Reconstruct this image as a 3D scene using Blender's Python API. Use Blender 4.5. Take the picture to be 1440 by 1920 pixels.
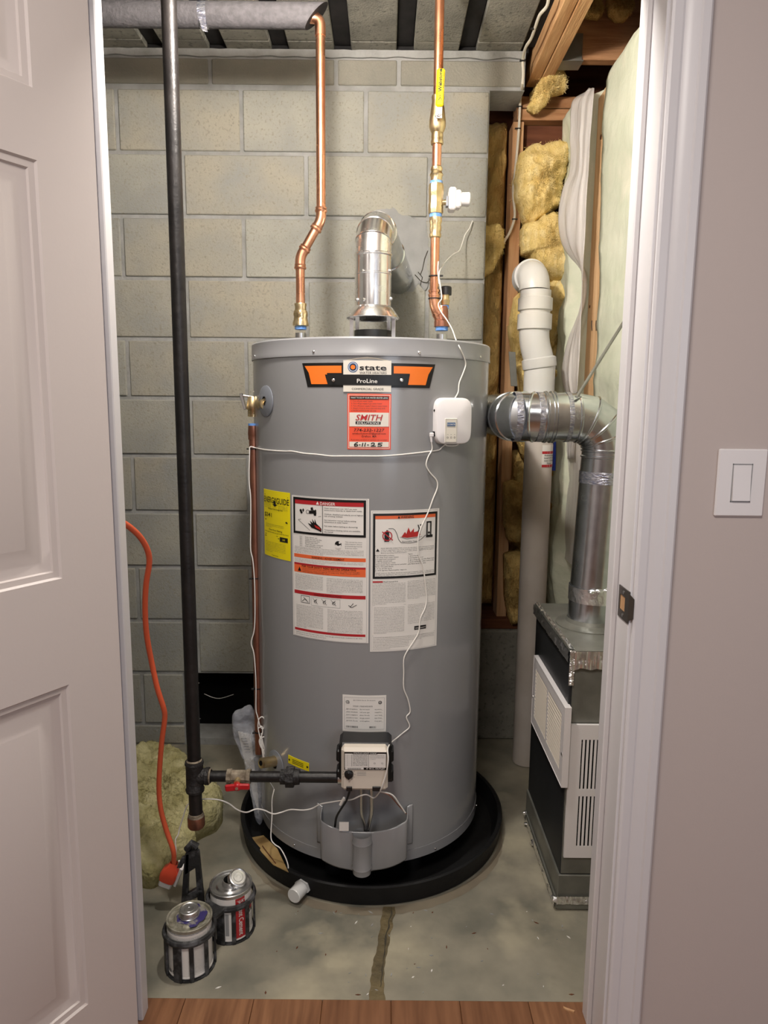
import bpy, math, random
from mathutils import Vector, Matrix, noise
PI = math.pi
# ------------------------------------------------------------------ camera
FOC = 1331.0; PITCH = math.radians(8.7); ROLL = math.radians(0.53); EYE = 1.29
CF = Vector((0, math.cos(PITCH), -math.sin(PITCH)))
_r0 = Vector((1, 0, 0)); _u0 = _r0.cross(CF)
CR = math.cos(ROLL)*_r0 + math.sin(ROLL)*_u0
CU = -math.sin(ROLL)*_r0 + math.cos(ROLL)*_u0
CP = Vector((0, 0, EYE))
scene = bpy.context.scene
for o in list(bpy.data.objects): bpy.data.objects.remove(o)
col = scene.collection
cd = bpy.data.cameras.new('camera'); cam = bpy.data.objects.new('camera', cd); col.objects.link(cam)
cd.sensor_fit = 'VERTICAL'; cd.sensor_height = 24.0; cd.lens = FOC/1920*24.0; cd.clip_start = 0.02
m3 = Matrix((CR, CU, -CF)).transposed()
cam.matrix_world = Matrix.Translation(CP) @ m3.to_4x4()
scene.camera = cam
# ------------------------------------------------------------------ world, lights, exposure
w = bpy.data.worlds.new('world'); scene.world = w; w.use_nodes = True
w.node_tree.nodes['Background'].inputs[0].default_value = (0.75, 0.8, 1.0, 1)
w.node_tree.nodes['Background'].inputs[1].default_value = 0.12
scene.view_settings.view_transform = 'Standard'; scene.view_settings.look = 'None'
scene.view_settings.gamma = 1; scene.view_settings.use_curve_mapping = False
scene.view_settings.exposure = 0.32
def light(name, kind, loc, energy, color, size=0.1, target=None, sy=None):
    l = bpy.data.lights.new(name, kind); l.energy = energy; l.color = color
    if kind == 'AREA':
        l.size = size
        if sy: l.shape = 'RECTANGLE'; l.size_y = sy
    else: l.shadow_soft_size = size
    o = bpy.data.objects.new(name, l); col.objects.link(o); o.location = loc
    if target:
        o.rotation_euler = (Vector(target)-Vector(loc)).to_track_quat('-Z', 'Y').to_euler()
    return o
light("closet_bulb", "POINT", (-0.16, 1.43, 2.20), 40, (1.0, 0.95, 0.88), 0.045)
light('room_ceiling_lamp', 'AREA', (-0.25, -0.05, 2.38), 22, (1.0, 0.93, 0.86), 0.5, (-0.2, 0.3, 0))
light('room_window', 'AREA', (1.2, -1.7, 1.45), 12, (0.80, 0.88, 1.0), 0.9, (0, 1.2, 1.0), 1.2)

# ------------------------------------------------------------------ photo geometry helpers
def ray(x, y): return CF + CR*((x-720)/FOC) - CU*((y-960)/FOC)
def A(x, y, Y): r = ray(x, y); return CP + r*(Y/r.y)
def AZ(x, y, z=0.0): r = ray(x, y); return CP + r*((z-EYE)/r.z)
def AX(x, y, X): r = ray(x, y); return CP + r*(X/r.x)
def APL(x, y, p, n): r = ray(x, y); return CP + r*((p-CP).dot(n)/r.dot(n))
def ZA(X, Y, y):
    k = (960-y)/FOC
    return EYE + (X*CU.x+Y*CU.y-k*(X*CF.x+Y*CF.y))/(k*CF.z-CU.z)
HX, HY, HR = -0.04, 2.05, 0.33
def CY(x, y, off=0.0, cx=HX, cy=HY, R=HR):
    r = ray(x, y); a = r.x**2+r.y**2; b = -2*(r.x*cx+r.y*cy); c = cx*cx+cy*cy-(R+off)**2
    d = max(b*b-4*a*c, 0.0); return CP + r*((-b-math.sqrt(d))/(2*a))
def TH(x, y):
    p = CY(x, y); return math.atan2(p.x-HX, -(p.y-HY)), p.z
def S(r, g, b, a=1):
    f = lambda c: (c/255/12.92 if c <= 10.3 else ((c/255+0.055)/1.055)**2.4)
    return (f(r), f(g), f(b), a)
rng = random.Random(7)

# ------------------------------------------------------------------ materials
def mat(name, c, rough=0.5, metal=0.0, c2=None, nscale=8, bump=0.0, bscale=60, detail=4, stretch=(1,1,1), spec=0.5, rand=0.0, c3=None, n3=3, trans=0, alpha=1, coat=0, lo=0.35, hi=0.65, bdist=0.01, rvar=0.0, r2=None):
    m = bpy.data.materials.new(name); m.use_nodes = True
    nt = m.node_tree; b = nt.nodes['Principled BSDF']; L = nt.links.new
    b.inputs['Base Color'].default_value = c; b.inputs['Roughness'].default_value = rough
    b.inputs['Metallic'].default_value = metal; b.inputs['Specular IOR Level'].default_value = spec
    b.inputs['Alpha'].default_value = alpha; b.inputs['Coat Weight'].default_value = coat
    if trans: b.inputs['Transmission Weight'].default_value = trans
    tc = nt.nodes.new('ShaderNodeTexCoord'); mp = nt.nodes.new('ShaderNodeMapping')
    mp.inputs['Scale'].default_value = stretch; L(tc.outputs['Object'], mp.inputs['Vector'])
    def nz(s, d=4, vec=None):
        n = nt.nodes.new('ShaderNodeTexNoise'); n.inputs['Scale'].default_value = s; n.inputs['Detail'].default_value = d
        L(vec or mp.outputs['Vector'], n.inputs['Vector']); return n
    def ramp(src, a, bb):
        r = nt.nodes.new('ShaderNodeMapRange'); r.inputs[1].default_value = a; r.inputs[2].default_value = bb; L(src, r.inputs[0]); return r.outputs[0]
    def mix(fac, a, bb, mode='MIX'):
        x = nt.nodes.new('ShaderNodeMix'); x.data_type = 'RGBA'; x.blend_type = mode
        if isinstance(fac, float): x.inputs[0].default_value = fac
        else: L(fac, x.inputs[0])
        for i, v in ((6, a), (7, bb)):
            if isinstance(v, tuple): x.inputs[i].default_value = v
            else: L(v, x.inputs[i])
        return x.outputs[2]
    out = c
    if rand:
        oi = nt.nodes.new('ShaderNodeObjectInfo')
        out = mix(oi.outputs['Random'], c, r2 or c2 or c)
    if c2: out = mix(ramp(nz(nscale, detail).outputs['Fac'], lo, hi), out, c2)
    if c3: out = mix(ramp(nz(n3, 5).outputs['Fac'], 0.55, 0.7), out, c3)
    if not isinstance(out, tuple): L(out, b.inputs['Base Color'])
    if rvar:
        r = ramp(nz(nscale*0.7, 3).outputs['Fac'], 0.3, 0.7)
        mm = nt.nodes.new('ShaderNodeMapRange'); mm.inputs[3].default_value = max(rough-rvar, 0.02); mm.inputs[4].default_value = rough+rvar
        L(r, mm.inputs[0]); L(mm.outputs[0], b.inputs['Roughness'])
    if bump:
        bp = nt.nodes.new('ShaderNodeBump'); bp.inputs['Strength'].default_value = bump; bp.inputs['Distance'].default_value = bdist
        L(nz(bscale, 6).outputs['Fac'], bp.inputs['Height']); L(bp.outputs['Normal'], b.inputs['Normal'])
    return m
M = {}
M['block'] = mat('concrete_block', S(157,156,145), 0.95, c2=S(141,141,135), nscale=6, c3=S(136,132,120), n3=130, bump=0.5, bscale=190, rand=1, r2=S(156,149,132), spec=0.2, bdist=0.003)
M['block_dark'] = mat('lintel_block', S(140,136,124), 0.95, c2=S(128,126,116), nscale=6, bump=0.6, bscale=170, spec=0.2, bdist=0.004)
M['mortar'] = mat('mortar', S(156,156,153), 0.95, c2=S(136,136,132), nscale=14, bump=0.5, bscale=90, spec=0.2, bdist=0.005)
M['patch'] = mat('cement_patch', S(150,150,148), 0.9, c2=S(135,136,134), nscale=9, bump=0.4, bscale=50, spec=0.2, bdist=0.006)
M['ceil_conc'] = mat('ceiling_concrete', S(138,136,126), 0.95, c2=S(118,116,108), nscale=9, bump=0.6, bscale=170, spec=0.1, c3=S(100,98,92), n3=60, bdist=0.004)
M['void'] = mat('dark_void', S(16,15,15), 0.9, c2=S(8,8,8), nscale=9, spec=0.1)
M['joint_dark'] = mat('dark_metal_rib', S(38,36,36), 0.8, c2=S(26,25,25), nscale=20, spec=0.2)
M['floor'] = mat('concrete_floor', S(154,147,130), 0.55, c2=S(108,106,95), nscale=6, detail=12, bump=0.12, bscale=60, spec=0.35, rvar=0.12, lo=0.30, hi=0.66, c3=S(168,160,138), n3=4.2, bdist=0.004)
M['crackfill'] = mat('crack_filler', S(112,98,68), 0.6, c2=S(86,76,54), nscale=25, bump=0.4, bscale=60)
M['crackedge'] = mat('crack_line', S(60,55,44), 0.8)
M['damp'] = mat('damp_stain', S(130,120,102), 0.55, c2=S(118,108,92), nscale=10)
M['plank'] = mat('oak_plank', S(150,106,74), 0.42, c2=S(108,70,46), nscale=9, stretch=(7,0.5,1), detail=8, bump=0.15, bscale=40, rand=1, r2=S(132,90,62), spec=0.5, lo=0.35, hi=0.72, bdist=0.003)
M['paint'] = mat('wall_paint', S(196,184,179), 0.75, bump=0.08, bscale=260, spec=0.25, bdist=0.002)
M['white'] = mat('trim_paint', S(216,213,215), 0.38, bump=0.03, bscale=30, spec=0.5)
M['doorp'] = mat('door_paint', S(200,190,186), 0.42, bump=0.05, bscale=180, spec=0.45, bdist=0.002)
M['heater'] = mat('grey_enamel', S(141,141,142), 0.17, spec=0.5)
M['heater_cap'] = mat('grey_cap_enamel', S(143,143,145), 0.3, spec=0.5)
M['silver'] = mat('bright_screw', (0.8,0.8,0.8,1), 0.25, 1)
M['galv'] = mat('galvanised_steel', (0.70,0.73,0.76,1), 0.22, 1, c2=(0.56,0.59,0.62,1), nscale=24, rvar=0.06, detail=3, bump=0.02, bscale=30, bdist=0.003)
M['galvbright'] = mat('bright_galvanised_steel', (0.93,0.93,0.93,1), 0.24, 1, c2=(0.86,0.86,0.86,1), nscale=30, rvar=0.06, detail=3)
M['galvdull'] = mat('dull_sheet_metal', S(134,134,126), 0.42, 0.4, c2=S(112,112,105), nscale=12, rvar=0.08)
M['sheetdark'] = mat('dark_sheet_metal', S(52,54,56), 0.5, 0.4, c2=S(40,42,44), nscale=6)
M['foil'] = mat('foil_tape', (0.93,0.93,0.94,1), 0.3, 1, bump=0.9, bscale=45, bdist=0.006)
M['tape'] = mat('printed_clear_tape', S(214,216,222), 0.25, 0.85, c2=S(150,154,176), nscale=90, stretch=(1,1,3), bump=0.4, bscale=60)
M['copper'] = mat('copper', (0.90,0.46,0.28,1), 0.30, 1, c2=(0.74,0.34,0.20,1), nscale=14, rvar=0.08)
M['copperdull'] = mat('aged_copper', (0.42,0.19,0.12,1), 0.38, 0.9, c2=(0.30,0.13,0.09,1), nscale=14, rvar=0.08)
M['brass'] = mat('brass', (0.86,0.70,0.42,1), 0.33, 1, c2=(0.66,0.50,0.27,1), nscale=30, rvar=0.08, bump=0.1, bscale=90)
M['bluetape'] = mat('blue_thread_tape', S(70,125,200), 0.5, c2=S(120,160,215), nscale=60)
M['steel'] = mat('steel_nipple', (0.6,0.6,0.6,1), 0.3, 1)
M['iron'] = mat('black_iron', S(38,35,34), 0.42, 0.3, c2=S(26,24,24), nscale=18, bump=0.15, bscale=70, spec=0.5)
M['irond'] = mat('malleable_iron', S(50,48,48), 0.5, 0.3, c2=S(34,32,32), nscale=25, bump=0.5, bscale=90)
M['dope'] = mat('pipe_dope', S(150,138,120), 0.8, c2=S(96,84,68), nscale=60, bump=0.5, bscale=80)
M['red'] = mat('red_handle', S(180,24,32), 0.35)
M['yellow'] = mat('yellow_vinyl', S(240,215,10), 0.35)
M['black'] = mat('black_plastic', S(22,22,23), 0.4)
M['blackrough'] = mat('dirty_black_plastic', S(28,28,29), 0.55, c2=S(92,92,94), nscale=38, bump=0.3, bscale=70, lo=0.5, hi=0.75)
M['pan'] = mat('black_pan_plastic', S(15,15,16), 0.6, spec=0.3, c2=S(22,22,23), nscale=5, bump=0.1, bscale=70)
M['pvc'] = mat('white_pvc', S(212,213,212), 0.28, c2=S(212,208,200), nscale=5, spec=0.5)
M['pvcdull'] = mat('dusty_pvc', S(205,196,188), 0.45, c2=S(190,180,170), nscale=6)
M['plastic'] = mat('white_plastic', S(232,228,228), 0.35)
M['cord'] = mat('white_cord', S(232,228,222), 0.4)
M['cable'] = mat('nm_cable', S(205,198,182), 0.5)
M['orange'] = mat('orange_cord', S(224,98,62), 0.42)
M['beige'] = mat('beige_plastic', S(214,204,190), 0.42)
M['foam'] = mat('grey_foam_insulation', S(92,90,92), 0.9, c2=S(80,78,80), nscale=60, bump=0.3, bscale=140, spec=0.2)
M['wood'] = mat('pine_lumber', S(208,168,128), 0.75, c2=S(180,136,96), nscale=9, stretch=(6,6,0.5), detail=6, bump=0.2, bscale=40, spec=0.2)
M['woody'] = mat('pine_joist', S(206,164,118), 0.75, c2=S(176,130,86), nscale=9, stretch=(6,0.5,6), detail=6, bump=0.2, bscale=40, spec=0.2)
M['woodx'] = mat('pine_plate', S(190,146,106), 0.75, c2=S(158,114,78), nscale=9, stretch=(0.5,6,6), detail=6, bump=0.2, bscale=40, spec=0.2)
M['woodpale'] = mat('pale_stud', S(226,194,152), 0.75, c2=S(206,168,124), nscale=8, stretch=(6,6,0.5), detail=6, bump=0.2, bscale=40, spec=0.2)
M['osb'] = mat('brown_sheathing', S(120,78,46), 0.85, c2=S(92,58,34), nscale=10, bump=0.3, bscale=50, spec=0.1)
M['darkwood'] = mat('shaded_timber', S(110,70,50), 0.85, c2=S(84,52,38), nscale=9, stretch=(0.6,4,4), spec=0.1)  # dark brown timber tone, also for knots and crumbs
M['ins'] = mat('yellow_fibreglass', S(238,214,148), 0.95, c2=S(222,194,122), nscale=11, stretch=(4,4,1), bump=0.7, bscale=50, spec=0.1, c3=S(240,222,168), n3=7, bdist=0.006)
M['insold'] = mat('aged_fibreglass', S(222,190,122), 0.95, c2=S(190,156,94), nscale=11, stretch=(3,3,0.9), bump=1.0, bscale=50, spec=0.1, c3=S(214,188,122), n3=9, bdist=0.012)  # darker, browner version of the yellow fibreglass
M['inspale'] = mat('pale_fibreglass', S(216,218,198), 0.9, c2=S(198,204,180), nscale=5, bump=0.35, bscale=26, spec=0.15, c3=S(226,222,204), n3=5, bdist=0.015)
M['insgreen'] = mat('green_mineral_wool', S(200,192,146), 0.95, c2=S(164,156,108), nscale=16, bump=1.0, bscale=60, spec=0.1, c3=S(212,204,160), n3=11, bdist=0.012)
M['poly'] = mat('plastic_sheeting', S(236,231,228), 0.3, alpha=0.62, c2=S(222,217,212), nscale=5, bump=0.6, bscale=22, bdist=0.02, stretch=(1,1,.35))
M['bagp'] = mat('clear_bag_plastic', S(205,207,212), 0.16, alpha=0.4, c2=S(165,168,176), nscale=14, bump=0.8, bscale=22, bdist=0.02)
M['paper'] = mat('paper', S(224,220,212), 0.7)
M['tin'] = mat('tin_lid', (0.7,0.7,0.7,1), 0.34, 1, c2=(0.45,0.45,0.45,1), nscale=30, rvar=0.1)
M['tinpurple'] = mat('primer_stained_lid', S(166,162,148), 0.5, 0.4, c2=S(120,116,100), nscale=50, bump=0.3, bscale=90)
M['purple'] = mat('purple_primer_stain', S(52,44,100), 0.5, c2=S(130,126,120), nscale=60, lo=0.5, hi=0.62)
M['card'] = mat('tan_card', S(176,148,98), 0.55, c2=S(150,122,76), nscale=10, stretch=(3,1,1))
M['bronze'] = mat('bronze_plate', S(92,86,80), 0.35, 0.8)
M['blue'] = mat('blue_pex', S(30,60,170), 0.4)
M['discgrey'] = mat('grey_escutcheon', S(128,132,140), 0.35)
for n, c in dict(p_white=(228,224,218), p_black=(18,18,18), p_orange=(236,120,38), p_orange2=(228,104,56), p_red=(176,38,44), p_coral=(232,84,56), p_yellow=(240,222,20), p_grey=(150,150,150), p_blue=(52,92,140), p_dark=(60,58,58), p_fire=(176,40,36), p_cream=(222,216,204)).items():
    M[n] = mat(n[2:]+'_print', S(*c), 0.4)

# ------------------------------------------------------------------ mesh building
class MB:
    def __init__(s): s.v = []; s.f = []; s.m = []; s.sm = []; s.mats = []
    def mi(s, m):
        m = M[m] if isinstance(m, str) else m
        if m not in s.mats: s.mats.append(m)
        return s.mats.index(m)
    def add(s, vs, fs, m, smooth=False):
        b = len(s.v); s.v += [tuple(p) for p in vs]; i = s.mi(m)
        for f in fs: s.f.append([b+k for k in f]); s.m.append(i); s.sm.append(smooth)
        return s
    def hexa(s, p, m):   # p: 8 points, bottom 4 ccw then top 4
        return s.add(p, [(3,2,1,0),(4,5,6,7),(0,1,5,4),(1,2,6,5),(2,3,7,6),(3,0,4,7)], m)
    def box(s, lo, hi, m, bev=0.0):
        x0,y0,z0 = lo; x1,y1,z1 = hi
        if not bev:
            return s.hexa([(x0,y0,z0),(x1,y0,z0),(x1,y1,z0),(x0,y1,z0),(x0,y0,z1),(x1,y0,z1),(x1,y1,z1),(x0,y1,z1)], m)
        return s.rbox(Vector(((x0+x1)/2,(y0+y1)/2,(z0+z1)/2)), Vector((1,0,0)), Vector((0,1,0)), Vector((0,0,1)), (x1-x0)/2,(y1-y0)/2,(z1-z0)/2, bev, m)
    def rbox(s, c, ax, ay, az, hx, hy, hz, bev, m, smooth=False):
        # chamfered box
        vs = []; idx = {}
        for sx in (-1,1):
            for sy in (-1,1):
                for sz in (-1,1):
                    for k in range(3):
                        d = [hx,hy,hz]
                        for q in range(3):
                            if q != k: d[q] -= bev
                        idx[(sx,sy,sz,k)] = len(vs); vs.append(c+ax*(sx*d[0])+ay*(sy*d[1])+az*(sz*d[2]))
        fs = []
        for k in range(3):
            a, b2 = [(1,2),(2,0),(0,1)][k]
            for sg in (-1,1):
                q = []
                for (u, v2) in ((-1,-1),(1,-1),(1,1),(-1,1)):
                    t = [0,0,0]; t[k] = sg; t[a] = u; t[b2] = v2; q.append(idx[(t[0],t[1],t[2],k)])
                fs.append(q if sg == 1 else q[::-1])
        for k in range(3):     # edges along axis k
            a, b2 = [(1,2),(2,0),(0,1)][k]
            for u in (-1,1):
                for v2 in (-1,1):
                    t0 = [0,0,0]; t0[k] = -1; t0[a] = u; t0[b2] = v2; t1 = list(t0); t1[k] = 1
                    q = [idx[(*t0,a)], idx[(*t1,a)], idx[(*t1,b2)], idx[(*t0,b2)]]
                    fs.append(q if u*v2 < 0 else q[::-1])
        for sx in (-1,1):
            for sy in (-1,1):
                for sz in (-1,1):
                    q = [idx[(sx,sy,sz,k)] for k in range(3)]
                    fs.append(q if sx*sy*sz > 0 else q[::-1])
        return s.add(vs, fs, m, smooth)
    def cyl(s, p0, p1, r0, r1=None, m='steel', n=24, caps=True, smooth=True):
        p0 = Vector(p0); p1 = Vector(p1); r1 = r0 if r1 is None else r1
        d = (p1-p0).normalized(); a = d.orthogonal().normalized(); b = d.cross(a)
        vs = []
        for p, r in ((p0,r0),(p1,r1)):
            for k in range(n):
                t = 2*PI*k/n; vs.append(p+(a*math.cos(t)+b*math.sin(t))*r)
        s.add(vs, [(k,(k+1)%n,n+(k+1)%n,n+k) for k in range(n)], m, smooth)
        if caps: s.add(vs[:n], [tuple(range(n))[::-1]], m); s.add(vs[n:], [tuple(range(n))], m)
        return s
    def lathe(s, o, d, prof, m, n=32, smooth=True, hexn=None):
        # prof: list of (dist along d, radius)
        o = Vector(o); d = Vector(d).normalized(); a = d.orthogonal().normalized(); b = d.cross(a)
        vs = []
        for (h, r) in prof:
            for k in range(n):
                t = 2*PI*k/n; vs.append(o+d*h+(a*math.cos(t)+b*math.sin(t))*max(r,1e-5))
        fs = []
        for i in range(len(prof)-1):
            for k in range(n): fs.append((i*n+k, i*n+(k+1)%n, (i+1)*n+(k+1)%n, (i+1)*n+k))
        return s.add(vs, fs, m, smooth)
    def tube(s, pts, r, m, n=10, caps=True, smooth=True):
        pts = [Vector(p) for p in pts]; N = len(pts)
        rr = r if isinstance(r, (list,tuple)) else [r]*N
        t = (pts[1]-pts[0]).normalized(); a = t.orthogonal().normalized(); vs = []
        for i, p in enumerate(pts):
            t2 = (pts[min(i+1,N-1)]-pts[max(i-1,0)]).normalized()
            a = (a - t2*a.dot(t2)).normalized(); b = t2.cross(a)
            for k in range(n):
                q = 2*PI*k/n; vs.append(p+(a*math.cos(q)+b*math.sin(q))*rr[i])
        fs = [(i*n+k, i*n+(k+1)%n, (i+1)*n+(k+1)%n, (i+1)*n+k) for i in range(N-1) for k in range(n)]
        s.add(vs, fs, m, smooth)
        if caps: s.add(vs[:n], [tuple(range(n))[::-1]], m); s.add(vs[-n:], [tuple(range(n))], m)
        return s
    def ball(s, c, r, m, n=12, sc=(1,1,1)):
        prof = [(-r*math.cos(PI*i/8), r*math.sin(PI*i/8)) for i in range(9)]
        b = len(s.v); s.lathe(c, (0,0,1), prof, m, n)
        for i in range(b, len(s.v)):
            v = s.v[i]; s.v[i] = tuple(c[k]+(v[k]-c[k])*sc[k] for k in range(3))
        return s
    def prism(s, poly, d, m):   # poly: list of 3d points, extruded by d
        n = len(poly); d = Vector(d); q = [Vector(p) for p in poly]; vs = q+[p+d for p in q]
        return s.add(vs, [tuple(range(n))[::-1], tuple(range(n,2*n))]+[(k,(k+1)%n,n+(k+1)%n,n+k) for k in range(n)], m)
    def build(s, name, parent=None, label=None, cat=None, group=None, kind=None, base=None, ang=35):
        me = bpy.data.meshes.new(name)
        if parent is not None: bs = BASE[parent]
        elif base is not None: bs = Vector(base)
        else:
            xs = [v[0] for v in s.v]; ys = [v[1] for v in s.v]; zs = [v[2] for v in s.v]
            bs = Vector(((min(xs)+max(xs))/2, (min(ys)+max(ys))/2, min(zs)))
        me.from_pydata([(v[0]-bs.x, v[1]-bs.y, v[2]-bs.z) for v in s.v], [], s.f)
        for m in s.mats: me.materials.append(m)
        me.polygons.foreach_set('material_index', s.m); me.polygons.foreach_set('use_smooth', s.sm)
        me.update(); me.set_sharp_from_angle(angle=math.radians(ang))
        o = bpy.data.objects.new(name, me); col.objects.link(o); BASE[o] = bs
        if parent is not None: o.parent = parent
        else: o.location = bs
        tag(o, label, cat, group, kind); return o
BASE = {}
def tag(o, label=None, cat=None, group=None, kind=None):
    if label: o['label'] = label
    if cat: o['category'] = cat
    if group: o['group'] = group
    if kind: o['kind'] = kind
def thing(name, loc, label, cat, group=None, kind=None):
    o = bpy.data.objects.new(name, None); col.objects.link(o); o.location = loc; BASE[o] = Vector(loc)
    o.empty_display_size = 0.05; tag(o, label, cat, group, kind); return o
def fillet(pts, r, n=6):
    pts = [Vector(p) for p in pts]; out = [pts[0]]
    for i in range(1, len(pts)-1):
        a = pts[i-1]-pts[i]; b = pts[i+1]-pts[i]; la = a.length; lb = b.length; a.normalize(); b.normalize()
        q = min(r if not isinstance(r, list) else r[i], la*0.49, lb*0.49)
        p0 = pts[i]+a*q; p1 = pts[i]+b*q
        for k in range(n+1):
            t = k/n; out.append(p0*(1-t)**2+pts[i]*2*t*(1-t)+p1*t*t)
    out.append(pts[-1]); return out
def arc_elbow(c0, d0, d1, R, n=10):
    """centreline arc: starts at c0 going d0, turns to d1 (90 deg)"""
    d0 = Vector(d0).normalized(); d1 = Vector(d1).normalized(); c = Vector(c0)+d1*R
    return [c - d1*R*math.cos(t) + d0*R*math.sin(t) for t in [PI/2*k/n for k in range(n+1)]]
def catmull(pts, n=6):
    P = [Vector(p) for p in pts]; P = [P[0]*2-P[1]]+P+[P[-1]*2-P[-2]]; out = []
    for i in range(1, len(P)-2):
        for k in range(n):
            t = k/n; a, b, c, d = P[i-1], P[i], P[i+1], P[i+2]
            out.append(0.5*((2*b)+(c-a)*t+(2*a-5*b+4*c-d)*t*t+(3*b-a-3*c+d)*t**3))
    out.append(P[-2]); return out
def pillow(outline, thick, m, seed=0, K=16, Mb=90, namp=0.35, nfreq=14, normal=None, back=0.02, inward=0.0, ridge=0.0):
    """lump of wool: outline is a closed 3D loop, bulging along normal"""
    pts = [Vector(p) for p in outline]; n = len(pts); c = sum(pts, Vector())/n; normal = Vector(normal).normalized()
    per = [0]
    for i in range(n): per.append(per[-1]+(pts[(i+1)%n]-pts[i]).length)
    def at(u):
        d = u*per[-1]
        for i in range(n):
            if d <= per[i+1]: return pts[i].lerp(pts[(i+1)%n], (d-per[i])/max(per[i+1]-per[i],1e-6))
        return pts[0]
    so = Vector((seed*3.1, seed*1.7, seed*2.3)); vs = []
    B = [at(k/Mb) for k in range(Mb)]
    Bq = [(B[k-1]+B[k]*2+B[(k+1)%Mb])/4 for k in range(Mb)]
    for j in range(K+1):
        s = 1-j/K
        for k in range(Mb):
            b = Bq[k]; p = c+(b-c)*s
            e = (noise.noise(b*22+so)*0.012+noise.noise(b*60+so)*0.006)
            p = p+(b-c).normalized()*e*s
            h = thick*math.sqrt(max(1-s**3.5, 0))
            f = noise.fractal(p*nfreq+so, 0.9, 2.1, 4)*namp*thick
            r = -abs(noise.noise(p*nfreq*0.6+so*2))*ridge*thick
            p = p+normal*(h+(f+r)*(1-s**8))
            vs.append(p)
    vs2 = [b-normal*back for b in Bq]; b0 = len(vs); vs += vs2
    fs = [(j*Mb+k, j*Mb+(k+1)%Mb, (j+1)*Mb+(k+1)%Mb, (j+1)*Mb+k) for j in range(K) for k in range(Mb)]
    fs += [(b0+k, b0+(k+1)%Mb, (k+1)%Mb, k) for k in range(Mb)]
    fs.append(tuple(range(b0, b0+Mb))[::-1])
    # orientation check
    v0, v1, v2 = vs[fs[Mb*3][0]], vs[fs[Mb*3][1]], vs[fs[Mb*3][2]]
    if (v1-v0).cross(v2-v0).dot(normal) < 0: fs = [f[::-1] for f in fs]
    return MB().add(vs, fs, m, True)
def PL(pxs, Y): return [A(x, y, Y) for x, y in pxs]

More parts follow.
